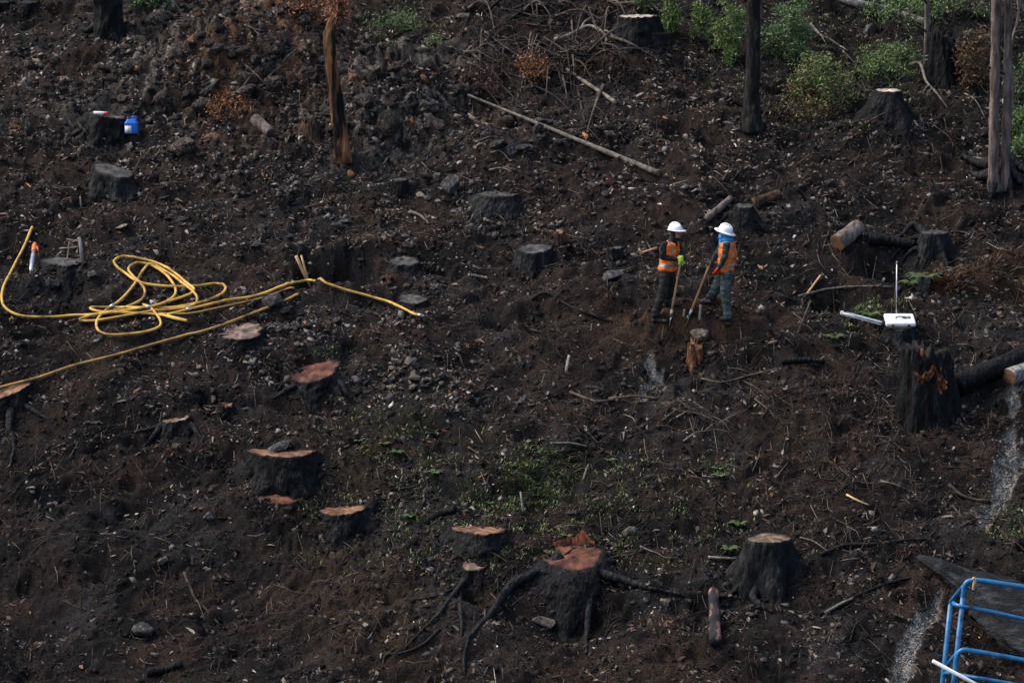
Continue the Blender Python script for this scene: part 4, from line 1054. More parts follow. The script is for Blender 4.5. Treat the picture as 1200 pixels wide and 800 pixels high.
def worker(foot, J, face, mats, label, brim, head_tilt=0.0):
    """J: joints as (px, py, depth) measured against the foot pixel"""
    g = at(*foot)
    s = ppm(g.y, g.z)
    def W(k, dx=0, dy=0, dz=0):
        p = J[k]
        return np.array([g.x + (p[0] - foot[0]) / s + dx, g.y + p[2] + dy, g.z + ((foot[1] - p[1]) / s) / 0.987 - p[2] * 0.16 + dz])
    root = thing('person', label, 'person', g)
    f = np.array([face[0], face[1], 0.0]); f /= np.linalg.norm(f); yaw = math.atan2(f[1], f[0])
    side = np.array([-f[1], f[0], 0])
    tors, arms, legs, boots, headp = [], [], [], [], []
    pel, che, nec, hea = W('pelvis'), W('chest'), W('neck'), W('head')
    tors += [ellipsoid(pel, (0.125, 0.165, 0.13), yaw), ellipsoid(pel * 0.5 + che * 0.5, (0.125, 0.16, 0.17), yaw), ellipsoid(che, (0.13, 0.185, 0.20), yaw), ellipsoid(che * 0.45 + nec * 0.55, (0.10, 0.175, 0.10), yaw)]
    arms += [capsule(che * 0.3 + nec * 0.7 - np.array([0, 0, .02]), 0.075, W('sh1'), 0.075), capsule(che * 0.3 + nec * 0.7 - np.array([0, 0, .02]), 0.075, W('sh2'), 0.075)]
    for n in '12':
        arms += [capsule(W('sh' + n), 0.075, W('el' + n), 0.056), capsule(W('el' + n), 0.056, W('wr' + n), 0.042)]
        hp, kn, an, to = W('hip' + n), W('kn' + n), W('an' + n), W('to' + n)
        gxy = float(gz(an[0], an[1])); an[2] = gxy + 0.085
        to[:2] = an[:2] + (to[:2] - an[:2]) / np.linalg.norm(to[:2] - an[:2]) * 0.17
        to[2] = max(float(gz(to[0], to[1])) + 0.035, an[2] - 0.09)
        legs += [capsule(hp, 0.118, kn, 0.092), capsule(kn, 0.092, an + np.array([0, 0, 0.10]), 0.078), capsule(an + np.array([0, 0, 0.14]), 0.086, an + np.array([0, 0, 0.06]), 0.086), ellipsoid(kn + f * 0.02, (0.075, 0.08, 0.085), yaw)]
        boots += [capsule(an + np.array([0, 0, 0.04]), 0.058, an - np.array([0, 0, 0.035]), 0.050), capsule(an - f * 0.04 - np.array([0, 0, 0.045]), 0.042, to, 0.042), ellipsoid(to + f * 0.02, (0.06, 0.05, 0.045), yaw)]
    hc = hea
    headp += [ellipsoid(hc + np.array([0, 0, 0.015]), (0.098, 0.078, 0.115), yaw), ellipsoid(hc + f * 0.045 - np.array([0, 0, 0.07]), (0.055, 0.058, 0.055), yaw), capsule(nec - np.array([0, 0, 0.05]), 0.085, hc - np.array([0, 0, 0.05]) - f * 0.02, 0.082)]
    nose = [capsule(hc + f * 0.098 + np.array([0, 0, 0.012]), 0.011, hc + f * 0.118 - np.array([0, 0, 0.022]), 0.016, 8)]
    ears = [ellipsoid(hc + side * 0.078 * sgn - f * 0.01 - np.array([0, 0, 0.005]), (0.024, 0.012, 0.034), yaw) for sgn in (-1, 1)]
    groups = [('coat', tors), ('coat', arms), ('legs', legs), ('boots', boots), ('head', headp + nose + ears)]
    prims = [p for _, gl in groups for p in gl]
    V, F, N = fuse(prims, 0.0135, 3)
    # soft folds in the cloth
    fold = 0.014 * (pnoise(V[:, 0] * 9 + V[:, 1] * 5, V[:, 2] * 13, 5) + 0.6 * pnoise(V[:, 0] * 21, V[:, 2] * 25 + V[:, 1] * 17, 8))
    near_head = np.linalg.norm(V - hc, axis=1) < 0.17
    V = V + N * np.where(near_head, 0.0, fold)[:, None]
    body = part('body', V, F, mats['coat'], root)
    me = body.data
    for k in ('legs', 'boots', 'hood', 'skin'): me.materials.append(mats[k])
    cen = np.array([np.mean([V[i] for i in q], axis=0) for q in F])
    belt = pel[2] + 0.0
    idx = np.zeros(len(F), dtype=np.int32)
    # legs: below belt and not close to an arm
    armd = np.full(len(F), 9.0)
    for n in '12':
        for a_, b_, r_ in (('sh', 'el', 0.066), ('el', 'wr', 0.05)):
            A, B = W(a_ + n), W(b_ + n); d = B - A; t_ = np.clip(((cen - A) @ d) / d.dot(d), 0, 1)
            armd = np.minimum(armd, np.linalg.norm(cen - (A + t_[:, None] * d), axis=1) - r_)
    idx[(cen[:, 2] < belt) & (armd > 0.03)] = 1
    for n in '12':
        an = W('an' + n); ga = float(gz(an[0], an[1]))
        m = (np.hypot(cen[:, 0] - an[0], cen[:, 1] - an[1]) < 0.30) & (cen[:, 2] < ga + 0.15)
        idx[m] = 2
    hd = cen[:, 2] > nec[2] + 0.0
    hd &= np.linalg.norm(cen - hc, axis=1) < 0.24
    idx[hd] = 3
    fd = (cen - hc) @ f
    idx[hd & (fd > 0.038) & (cen[:, 2] > hc[2] - (0.09 if not brim else 0.0)) & (cen[:, 2] < hc[2] + 0.06)] = 4
    me.polygons.foreach_set('material_index', idx); me.update()
    # eyes, mouth
    for sgn in (-1, 1):
        V2, F2 = ellipsoid(hc + f * 0.089 + side * 0.033 * sgn + np.array([0, 0, 0.02]), (0.012, 0.014, 0.010), yaw, 10, 6); part('eye', V2, F2, BLACKP, root)
    if not brim:
        V2, F2 = ellipsoid(hc + f * 0.097 - np.array([0, 0, 0.062]), (0.010, 0.024, 0.007), yaw, 10, 6); part('mouth', V2, F2, plain('lips', (0.22, 0.075, 0.055)), root)
    # vest grown round the torso
    def inflate(e, k):
        return e
    vest = [ellipsoid(pel + np.array([0, 0, 0.03]), (0.170, 0.208, 0.14), yaw), ellipsoid(pel * 0.5 + che * 0.5, (0.168, 0.205, 0.19), yaw), ellipsoid(che, (0.175, 0.226, 0.205), yaw), ellipsoid(che * 0.45 + nec * 0.55, (0.150, 0.212, 0.118), yaw)]
    VV, VF, VN = fuse(vest, 0.015, 3)
    VV = VV + VN * (0.020 * pnoise(VV[:, 0] * 8 + VV[:, 1] * 6, VV[:, 2] * 9, 21))[:, None]
    c2 = np.array([np.mean([VV[i] for i in q], axis=0) for q in VF])
    hem = pel[2] - 0.02
    ls = (c2 - che) @ side; lf = (c2 - che) @ f
    keep = (c2[:, 2] > hem) & ~((np.hypot(c2[:, 0] - nec[0], c2[:, 1] - nec[1]) < 0.085) & (c2[:, 2] > che[2] + 0.12))
    vneck = (lf > 0.02) & (np.abs(ls) < 0.045 + 0.35 * (c2[:, 2] - (che[2] + 0.12))) & (c2[:, 2] > che[2] + 0.10)
    keep &= ~vneck
    band = (np.abs(c2[:, 2] - (hem + 0.12)) < 0.028) | ((np.abs(np.abs(ls) - 0.115) < 0.014) & (c2[:, 2] > hem + 0.15))
    def subset(mask, off):
        sel = [VF[i] for i in np.nonzero(mask)[0]]
        used = sorted({i for q in sel for i in q}); mp = {v: k for k, v in enumerate(used)}
        n = len(used)
        P1 = VV[used] + VN[used] * off; P0 = VV[used] + VN[used] * (off - 0.010)
        FF = [tuple(mp[i] for i in q) for q in sel]
        edges = {}
        for q in FF:
            for a_, b_ in zip(q, q[1:] + q[:1]): edges[(a_, b_)] = 1
        rim = [(a_, b_) for (a_, b_) in edges if (b_, a_) not in edges]
        G = FF + [tuple(i + n for i in q[::-1]) for q in FF] + [(b_, a_, a_ + n, b_ + n) for a_, b_ in rim]
        return np.concatenate([P1, P0]), G
    v_, g_ = subset(keep, 0.0); part('vest', v_, g_, ORANGE, root)
    v_, g_ = subset(keep & band, 0.006); part('reflective_band', v_, g_, REFL, root)
    # belt
    # hard hat: dome, brim, ridge
    tilt = Matrix.Rotation(head_tilt, 3, 'Y')
    Mh = np.array(Matrix.Rotation(yaw, 3, 'Z') @ tilt)
    hb = hc + np.array([0, 0, 0.055])
    nu, nv = 28, 9
    HV = []; HF = []
    for i in range(nv + 1):
        a = (math.pi / 2) * i / nv
        for k in range(nu):
            b = 2 * math.pi * k / nu
            HV.append((0.142 * math.cos(a) * math.cos(b), 0.120 * math.cos(a) * math.sin(b), 0.116 * math.sin(a) ** 0.85))
    for i in range(nv):
        for k in range(nu):
            k2 = (k + 1) % nu
            HF.append((i * nu + k, i * nu + k2, (i + 1) * nu + k2, (i + 1) * nu + k))
    shell = part('hard_hat', np.array(HV) @ Mh.T + hb, HF, WHITEH, root)
    BV = []; BF = []
    for k in range(nu):
        b = 2 * math.pi * k / nu
        ext = 0.068 if brim else 0.012 + 0.062 * max(0, math.cos(b)) ** 0.8
        drop = 0.022 if brim else 0.014 * max(0, math.cos(b))
        for (e_, z_) in ((0, 0.004), (ext, 0.004 - drop), (ext, -0.006 - drop), (-0.004, -0.006)):
            BV.append(((0.142 + e_) * math.cos(b), (0.120 + e_) * math.sin(b), z_))
    for k in range(nu):
        k2 = (k + 1) % nu
        for q in range(4):
            q2 = (q + 1) % 4
            BF.append((k * 4 + q, k * 4 + q2, k2 * 4 + q2, k2 * 4 + q))
    part('brim', np.array(BV) @ Mh.T + hb, BF, WHITEH, shell)
    ridge = catmull([tuple(np.array([0.135 * math.cos(a), 0, 0.012 + 0.124 * math.sin(a)]) @ Mh.T + hb) for a in np.linspace(0.5, math.pi - 0.5, 7)], 3)
    V2, F2 = tube(ridge, 0.014, 8); part('ridge', V2, F2, WHITEH, shell)
    return root, W, f, side, g, s

JA = dict(pelvis=(782, 317, 0), chest=(784, 296, 0), neck=(787, 283.5, 0), head=(790.5, 274, -0.01),
          sh1=(777, 288.5, -0.15), el1=(775, 302, -0.20), wr1=(792, 305, -0.20), sh2=(793, 288, 0.13), el2=(799, 300, 0.06), wr2=(800, 307, -0.08),
          hip1=(780, 321, -0.08), kn1=(776, 343, -0.12), an1=(768, 363, -0.10), to1=(776, 367, -0.14),
          hip2=(785, 321, 0.08), kn2=(786, 343, 0.04), an2=(782, 364, 0.08), to2=(790, 367, 0.02))
wa_, WA, fA, sA, gA, sclA = worker((777, 368), JA, (0.86, -0.5), dict(coat=JACKA, legs=TROUA, boots=BOOT, hood=BLACKC, skin=SKIN), 'worker in orange vest, white hard hat and lime gloves leaning on a shovel', False)
JB = dict(pelvis=(849, 319, 0), chest=(851.5, 298, 0), neck=(851.5, 284.5, 0), head=(849, 276, 0),
          sh1=(850, 289.5, -0.17), el1=(847.5, 304, -0.22), wr1=(841, 316, -0.22), sh2=(846, 289, 0.16), el2=(838, 303, 0.12), wr2=(833, 309, -0.02),
          hip1=(851, 322, -0.08), kn1=(849, 345, -0.11), an1=(852, 365, -0.09), to1=(845, 369, -0.06),
          hip2=(846, 322, 0.09), kn2=(837, 344, 0.10), an2=(836, 363, 0.14), to2=(828, 367, 0.18))
wb_, WB, fB, sB, gB, sclB = worker((845, 371), JB, (-0.88, 0.30), dict(coat=JACKB, legs=TROUB, boots=BOOT, hood=BLUEC, skin=SKIN), 'worker in brimmed white hard hat with blue bandana and red glove', True, head_tilt=-0.32)

def shovel(label, top_w, foot_px, root_name, blade_dir):
    ft = at(*foot_px)
    A = np.array(top_w); B = np.array(ft)
    B[1] = A[1] * 0.5 + B[1] * 0.5; B[2] = float(gz(B[0], B[1])) + 0.02
    d = (B - A); L = np.linalg.norm(d); d /= L
    root = thing(root_name, label, 'shovel', Vector(B))
    sock = A + d * (L - 0.16)
    V, F = tube(np.array([A, A + d * L * 0.3, A + d * L * 0.7, sock]), [0.019, 0.020, 0.021, 0.023], 10, 0.03, 3); part('handle', V, F, HANDLE, root)
    V, F = tube(np.array([sock - d * 0.04, sock + d * 0.05, sock + d * 0.14]), [0.028, 0.028, 0.018], 10); part('socket', V, F, METAL, root)
    e = np.cross(d, np.array(blade_dir, float)); e /= np.linalg.norm(e); n = np.cross(e, d)
    prof = [(0.0, 0.022), (0.05, 0.045), (0.16, 0.048), (0.24, 0.035), (0.30, 0.010)]
    BV = []; BF = []
    for (l, w) in prof:
        for k in range(7):
            u = (k - 3) / 3
            BV.append(sock + d * (0.10 + l) + e * w * u + n * (0.03 * u * u - 0.01))
    m = len(BV)
    BV += [v + n * 0.005 for v in BV]
    for i in range(len(prof) - 1):
        for k in range(6):
            q = (i * 7 + k, i * 7 + k + 1, (i + 1) * 7 + k + 1, (i + 1) * 7 + k)
            BF += [q, tuple(x + m for x in q[::-1])]
    ring = list(range(7)) + [i * 7 + 6 for i in range(1, 5)] + [4 * 7 + k for k in range(5, -1, -1)] + [i * 7 for i in range(3, 0, -1)]
    for a_, b_ in zip(ring, ring[1:] + ring[:1]): BF.append((b_, a_, a_ + m, b_ + m))
    part('blade', np.array(BV), BF, METAL, root)
    return A, d, root
hA = WA('wr2') + fA * 0.06
topA = np.array([gA.x + (797.5 - 777) / sclA, gA.y - 0.22, gA.z + (368 - 302) / sclA / 0.987 + 0.035])
A_, dA, shA = shovel('pale handled shovel held upright by the worker with lime gloves', topA, (785, 370), 'shovel', (1, -0.4, 0))
hand_on(A_ + dA * 0.05, -dA, (-0.9, 0.3, 0.1), wa_, LIME, 'glove')
hand_on(A_ + dA * 0.115, -dA, (0.75, 0.6, 0.1), wa_, LIME, 'glove')
topB = np.array([gB.x + (832 - 845) / sclB, gB.y - 0.05, gB.z + (371 - 308) / sclB / 0.987])
B_, dB, shB = shovel('tan handled shovel slanting from the hand of the bandana worker', topB, (806, 373), 'shovel', (-1, -0.5, 0))
hand_on(B_ + dB * 0.05, -dB, (0.9, 0.35, 0.1), wb_, BLACKP, 'glove')
hcB = WB('head'); V, F, _ = fuse([ellipsoid(hcB + fB * 0.06 - np.array([0, 0, 0.062]), (0.072, 0.082, 0.062), math.atan2(fB[1], fB[0])), ellipsoid(WB('neck') + np.array([0, 0, 0.03]), (0.112, 0.122, 0.055), 0), ellipsoid(WB('neck') + fB * 0.10 - np.array([0, 0, 0.02]), (0.06, 0.09, 0.10), math.atan2(fB[1], fB[0]))], 0.011, 3)
V = V + 0.008 * np.stack([pnoise(V[:, 0] * 16, V[:, 2] * 22, 5), pnoise(V[:, 1] * 16, V[:, 2] * 22, 6), 0 * V[:, 0]], 1)
part('bandana', V, F, BLUEC, wb_)
hand_loose(WB('wr1'), (-0.45, 0.05, -0.88), (-0.3, 0.9, 0.2), wb_, REDG, 'glove')
# third tool lying behind the first worker
pa_ = at(752, 300) + Vector((0, 0, 0.05)); pb_ = at(770, 313) + Vector((0, 0, 0.35))
tl = thing('digging_tool', 'tan handled digging tool lying behind the worker with lime gloves', 'tool', pb_ - Vector((0, 0, 0.35)))
V, F = tube(np.array([pa_, pa_.lerp(pb_, 0.5), pb_]), [0.022, 0.02, 0.02], 8); part('handle', V, F, HANDLE, tl)
V, F = tube(np.array([pa_ + Vector((0.03, 0, -0.02)), pa_ + Vector((-0.03, 0, 0.03)), pa_ + Vector((-0.06, 0.01, 0.08))]), [0.022, 0.024, 0.018], 8); part('fork_end', V, F, HANDLE, tl)

# ------------------------------------------------------------------ rocks
def rockmesh(seed, big=False):
    rs = random.Random(seed)
    bm = bmesh.new()
    ax = (rs.uniform(0.8, 1.2), rs.uniform(0.6, 1.0), rs.uniform(0.40, 0.75))
    for i in range(26 if big else 15):
        v = Vector((rs.gauss(0, 1), rs.gauss(0, 1), rs.gauss(0, 1))).normalized() * rs.uniform(0.8, 1.05)
        bm.verts.new((v.x * ax[0] * 0.5, v.y * ax[1] * 0.5, v.z * ax[2] * 0.5))
    r = bmesh.ops.convex_hull(bm, input=bm.verts)
    for v in [v for v in bm.verts if not v.link_faces]: bm.verts.remove(v)
    if big:
        bmesh.ops.bevel(bm, geom=bm.edges[:], offset=0.03, segments=1, affect='EDGES')
        bmesh.ops.triangulate(bm, faces=bm.faces[:])
        bmesh.ops.subdivide_edges(bm, edges=bm.edges[:], cuts=1)
        for v in bm.verts:
            n = float(pnoise(v.co.x * 5 + seed, v.co.y * 5 + v.co.z * 4, seed))
            v.co += v.co.normalized() * 0.05 * n
    else:
        bmesh.ops.bevel(bm, geom=bm.edges[:], offset=0.02, segments=1, affect='EDGES')
    me = bpy.data.meshes.new('rock'); bm.to_mesh(me); bm.free()
    return me
ROCKS = {}
for mname, mt in (('g', ROCKG), ('b', ROCKB), ('o', ROCKO)):
    L_ = []
    for k in range(7):
        me = rockmesh(k + 31 * len(ROCKS), mname == 'o'); me.materials.append(mt); L_.append(me)
    ROCKS[mname] = L_
def rock(px, py, wpx, kind, label, group=None, flat=1.0, sink=0.22, name='rock', p=None, rz=None):
    p = p or at(px, py)
    s = wpx / ppm(p.y, p.z)
    o = bpy.data.objects.new(name, random.choice(ROCKS[kind])); COL.objects.link(o)
    o.scale = (s * random.uniform(0.9, 1.1), s * random.uniform(0.8, 1.1), s * random.uniform(0.8, 1.15) * flat)
    o.location = p + Vector((0, 0, s * min(flat, 1.2) * 0.5 * (0.40 - sink)))
    o.rotation_euler = (random.uniform(-0.5, 0.3), random.uniform(-0.4, 0.4), random.uniform(0, 6.28) if rz is None else rz)
    return tag(o, label, 'rock', group)
def cluster(n, px, py, rx, ry, w0, w1, kind, label, group, name='rock', sink=0.22):
    for _ in range(n):
        a = random.uniform(0, 6.28); q = math.sqrt(random.random())
        w_ = w0 + (w1 - w0) * random.random() ** 2
        tt = (w_ - w0) / (w1 - w0)
        sz = 'small ' if tt < 0.22 else ('' if tt < 0.62 else 'large ')
        if label.startswith('small'): sz = '' if tt < 0.5 else 'very '
        fl = random.choice((0.6, 0.9, 1.2)); sh = {0.6: 'flat ', 0.9: '', 1.2: 'tall '}[fl] if tt >= 0.22 else ''
        if sz == 'very ': sz = ''
        rock(px + rx * q * math.cos(a), py + ry * q * math.sin(a), w_, kind, sz + sh + label, group, name=name, sink=sink, flat=fl)
rock(168, 742, 36, 'g', 'dark boulder with pale top alone on the bare lower slope', flat=1.5)
rock(715, 320, 40, 'g', 'rounded grey rock in front of the small black stump', flat=0.9, sink=0.62)
rock(529, 224, 30, 'g', 'leaning grey slab beside the narrow black stump', flat=2.2, sink=0.1)
rock(352, 240, 24, 'g', 'flat grey rock on the stony slope above the dug bank', flat=0.8)
rock(405, 262, 18, 'g', 'blue grey rock on the slope above the dug bank', flat=1.0)
rock(545, 22, 22, 'b', 'white rock among the dead brush above the hollow', flat=0.9)
rock(322, 357, 34, 'g', 'blackened rock supporting the hose beside the upright handles', flat=1.2)
rock(190, 660, 24, 'b', 'pale lichened rock on the bare slope above the dark boulder', flat=0.7)
rock(242, 606, 24, 'g', 'grey flat rock beside the flush orange stump', flat=0.7)
rock(737, 624, 24, 'b', 'oblong grey stone on the mossy ground uphill of the broad stump', flat=0.8)
rock(638, 733, 34, 'b', 'yellowish rock under the broad rooted stump', flat=0.9)
rock(780, 708, 16, 'b', 'pale pointed stone below the thick right root', flat=1.4)
rock(822, 396, 34, 'b', 'rounded brown rock by the torn orange stub', flat=0.8)
rock(1020, 38, 24, 'g', 'grey rock high between the fallen trunk and the bushes', flat=1.0)
rock(1085, 338, 34, 'g', 'grey speckled rock beneath the green fern', flat=0.9)
rock(452, 152, 36, 'o', 'grey brown boulder beside the orange snag', flat=1.2)
rock(430, 60, 26, 'o', 'rough boulder behind the orange snag below the grass', flat=1.0)
rock(150, 176, 26, 'g', 'black rounded rock in front of the blue jug', flat=0.9)
rock(215, 176, 40, 'o', 'broad dark rough rock to the right of the blue jug', flat=0.8)
rock(110, 325, 24, 'g', 'grey stone beside the low black stump and nozzle', flat=0.9)
rock(62, 336, 30, 'g', 'dark stone under the low black stump and nozzle', flat=1.0)
rock(143, 266, 26, 'b', 'pale flat stone in bare soil above the tangled hose', flat=0.6)
rock(455, 452, 1, 'b', 'tan pebble') if False else None
p = Vector(S['rim']['_top']) + Vector((-0.05, 0.12, 0.05)); rock(0, 0, 44, 'g', 'flat grey stone lying on the orange rimmed stump', flat=0.5, p=p, sink=0.30, rz=0.3)
cluster(38, 467, 442, 40, 17, 8, 19, 'b', 'tan angular stone in the heap beside the red brown stump', 'heap of tan stones', sink=0.0)
cluster(34, 345, 380, 55, 20, 7, 17, 'g', 'dark grey stone scattered under the hose beside the handles', 'stones under the hose', sink=0.05)
cluster(48, 225, 75, 120, 68, 12, 40, 'o', 'scorched lumpy rock of the stony bank above the blue jug', 'rocks of the scorched bank', sink=0.5)
cluster(26, 470, 120, 85, 62, 12, 34, 'o', 'scorched lumpy rock beside the orange snag', 'rocks beside the snag', sink=0.5)
cluster(22, 345, 40, 60, 45, 10, 30, 'o', 'rusty scorched rock above the orange snag foot', 'rocks above the snag', sink=0.5)
cluster(24, 620, 150, 65, 38, 8, 24, 'g', 'dark rock along the long fallen trunk', 'rocks along the fallen trunk')
cluster(16, 1160, 342, 40, 14, 7, 14, 'b', 'pale stone on the dry grass bank', 'stones on the dry bank')
cluster(18, 560, 225, 70, 26, 8, 18, 'b', 'pale stone around the wide flared stump', 'stones round the flared stump')
cluster(18, 70, 120, 70, 55, 8, 22, 'o', 'dark lumpy rock uphill of the black can stump', 'rocks above the can stump', sink=0.3)
cluster(14, 520, 440, 40, 22, 7, 15, 'g', 'grey stone beside the heap of tan stones', 'grey stones by the heap')
cluster(16, 690, 490, 90, 40, 7, 13, 'g', 'grey stone on the bare ground above the moss', 'stones above the moss')
cluster(14, 1010, 480, 110, 70, 6, 12, 'b', 'small pale stone on the dark soil by the notched stump', 'stones by the notched stump')
cluster(18, 200, 470, 160, 60, 7, 14, 'b', 'pale stone on the dark soil below the single hose', 'stones below the hose')
cluster(16, 160, 690, 150, 80, 6, 13, 'b', 'small pale stone on the bare lower slope', 'stones on the lower slope')
cluster(16, 730, 230, 120, 40, 7, 15, 'g', 'stone on the slope above the workers', 'stones above the workers')
cluster(14, 480, 640, 120, 60, 6, 13, 'b', 'small stone around the round orange stump', 'stones round the orange stump')
cluster(14, 300, 250, 120, 45, 8, 16, 'g', 'stone on the gravelly slope above the tangled hose', 'stones above the hose')

# ------------------------------------------------------------------ branches
def branch(label, path, r0, r1, mat=None, group=None, name='branch', forks=0, lift=0.03):
    P = groundline(path, lift, 5)
    loc = Vector(P[0])
    parts_ = [tube(P, (r0, r1), 7, 0.2, len(bpy.data.objects) % 97)]
    root = solo(name, parts_[0][0], parts_[0][1], mat or TWIG, loc, label, 'branch', group)
    for k in range(forks):
        i = random.randint(len(P) // 4, len(P) - 2)
        d = P[min(i + 1, len(P) - 1)] - P[i]; d /= np.linalg.norm(d) + 1e-9
        sd = np.cross(d, [0, 0, 1]) * random.choice((-1, 1)); L = random.uniform(0.25, 0.7)
        Q = catmull([tuple(P[i]), tuple(P[i] + (d * 0.6 + sd * 0.5) * L * 0.5 + np.array([0, 0, 0.08 * random.random()])), tuple(P[i] + (d * 0.9 + sd * 0.7) * L + np.array([0, 0, 0.12 * random.random()]))], 3)
        V, F = tube(Q, (r1 * 1.3, r1 * 0.4), 5, 0.1, k)
        part('side_twig', V, F, mat or TWIG, root)
    return root
branch('dark arched root surfacing on bare soil below the barrel shaped stump', [(622, 352, 0.0), (640, 349, 0.06), (660, 358, 0.05), (685, 371, 0.05), (718, 378, 0.0)], 0.035, 0.02, ROOT)
branch('thin forked twig lying downhill by the dark boulder', [(216, 675), (228, 702), (240, 715), (257, 734)], 0.028, 0.014, TWIG, forks=1)
branch('gnarled branch lying below the two ash streaks', [(668, 462), (690, 470), (705, 474, 0.06), (740, 468, 0.06), (770, 470)], 0.03, 0.02, TWIG, forks=3)
branch('forked branch lying right of the ash streak', [(775, 475), (795, 484), (815, 488), (828, 498)], 0.025, 0.014, TWIG, forks=2)
branch('dead branch lying level beneath the torn orange stub', [(822, 448), (845, 450), (870, 444), (890, 442)], 0.022, 0.014, TWIG, forks=2)
branch('long curved root lying in the brown soil right of the tall stump', [(962, 652), (990, 642), (1020, 640), (1060, 636), (1085, 634)], 0.035, 0.018, ROOT)
branch('dark wavy root below the long curved root', [(960, 722), (985, 712), (1000, 702), (1030, 690), (1060, 682), (1085, 678)], 0.03, 0.02, ROOT, forks=2)
branch('pale broken stick pointing at the dark wavy root', [(966, 722, 0.05), (985, 713, 0.08), (1000, 704, 0.05)], 0.03, 0.02, PALEWOOD)
branch('mossy dead branch beside the ash trail', [(1112, 570), (1125, 582), (1140, 588), (1152, 590)], 0.035, 0.02, TWIG)
branch('pale fallen branch hanging from the bushes behind the pale topped stump', [(1066, 82, 0.1), (1078, 90, 0.25), (1085, 104, 0.15), (1098, 118, 0.1), (1112, 130, 0.0)], 0.04, 0.015, PALEWOOD, forks=2)
branch('yellowish dead branch lying above the green bush', [(950, 34, 0.1), (962, 50, 0.15), (975, 56, 0.1), (992, 61, 0.0)], 0.03, 0.015, PALEWOOD, forks=2)
branch('green grey pole lying along the fern debris', [(936, 350, 0.03), (965, 344, 0.05), (1000, 340, 0.06), (1045, 341, 0.03)], 0.025, 0.02, PALEWOOD)
branch('thick pale branch crooked against the big white topped stump', [(650, 52, 0.1), (668, 50, 0.15), (690, 43, 0.2), (706, 44, 0.1), (712, 50, 0.0)], 0.045, 0.025, PALEWOOD, forks=3)
branch('bleached splintered piece lying above the low stumps', [(480, 251), (492, 255), (503, 264)], 0.04, 0.02, PALEWOOD)
branch('white splinter lying beside the low stump above the hose end', [(552, 325), (562, 326), (572, 329)], 0.03, 0.02, PALEWOOD)
branch('grey curved branch rising on the slope left of the round orange stump', [(470, 575), (490, 573, 0.05), (508, 564, 0.08)], 0.025, 0.012, ROOT)
branch('thin dark root trailing left of the small tan stump', [(538, 690), (505, 702), (478, 705)], 0.025, 0.012, ROOT)
branch('dark root snaking on the bare slope below the small tan stump', [(515, 740), (495, 757), (470, 770), (452, 772), (448, 785)], 0.03, 0.014, ROOT)
branch('tan stick lying straight by the mossy patch', [(645, 522), (668, 521), (688, 526)], 0.022, 0.016, PALEWOOD)
branch('thin pale stick curving beside the green moss', [(683, 565), (688, 552, 0.06), (690, 545, 0.02)], 0.018, 0.012, PALEWOOD)
branch('bright broken stick lying below the dark stick on brown soil', [(992, 583, 0.03), (1005, 590, 0.05), (1018, 594, 0.02)], 0.02, 0.014, PINE)
branch('dead leaning branch behind the charred bridging log', [(1052, 268, 0.1), (1064, 276, 0.15), (1076, 280, 0.1)], 0.03, 0.018, CHARG)
branch('pale stick lying beneath the fronds left of the tall stump', [(830, 655), (848, 657), (864, 658)], 0.024, 0.016, PALEWOOD)
for k in range(92):
    x = random.uniform(545, 735); y = random.uniform(-4, 105)
    L = random.uniform(18, 75); a = random.choice((random.uniform(-0.5, 0.9), random.uniform(-0.5, 0.9), random.uniform(1.2, 1.9)))
    up = random.uniform(0.02, 0.35); w = random.uniform(-8, 8)
    branch(random.choice(('bare grey branch', 'forked dark branch', 'thin crooked branch', 'bare upright twig')) + ' in the tangled brush uphill of the long fallen trunk', [(x, y, 0.02), (x + L * 0.5 * math.cos(a), y + L * 0.5 * math.sin(a) + w, up), (x + L * math.cos(a), y + L * math.sin(a), up * random.random())], random.uniform(0.016, 0.04), 0.008, random.choice((TWIG, TWIG, TWIG, ROOT)), 'branches of the tangled brush', forks=random.randint(1, 4))
for (n, x0, x1, y0, y1, lab, grp) in ((16, 250, 340, 20, 150, 'thin dead branch on the rusty stony bank', 'branches on the rusty bank'),
                                      (14, 950, 1140, 60, 150, 'thin dead branch among the bushes', 'branches among the bushes'),
                                      (16, 680, 900, 440, 520, 'thin dead branch lying on the dark soil below the workers', 'branches below the workers'),
                                      (18, 900, 1180, 500, 640, 'thin dead branch on the brown soil near the ash trail', 'branches near the ash trail'),
                                      (10, 440, 620, 130, 210, 'thin dead branch by the bleached trunk', 'branches by the bleached trunk'),
                                      (12, 800, 1000, 170, 240, 'thin dead branch on the slope above the workers', 'branches above the workers'),
                                      (10, 1100, 1200, 270, 340, 'thin rusty branch in the dry grass', 'branches in the dry grass'),
                                      (10, 560, 800, 590, 660, 'thin stick lying in the moss above the broad stump', 'sticks in the moss')):
    for k in range(n):
        x = random.uniform(x0, x1); y = random.uniform(y0, y1); L = random.uniform(14, 42); a = random.uniform(-0.9, 0.9); up = random.uniform(0.02, 0.12)
        branch(lab, [(x, y, 0.02), (x + L * 0.5 * math.cos(a), y + L * 0.5 * math.sin(a) + random.uniform(-3, 3), up), (x + L * math.cos(a), y + L * math.sin(a), 0.02)], random.uniform(0.011, 0.022), 0.006, random.choice((TWIG, TWIG, ROOT, PALEWOOD)), grp, forks=random.randint(0, 2))

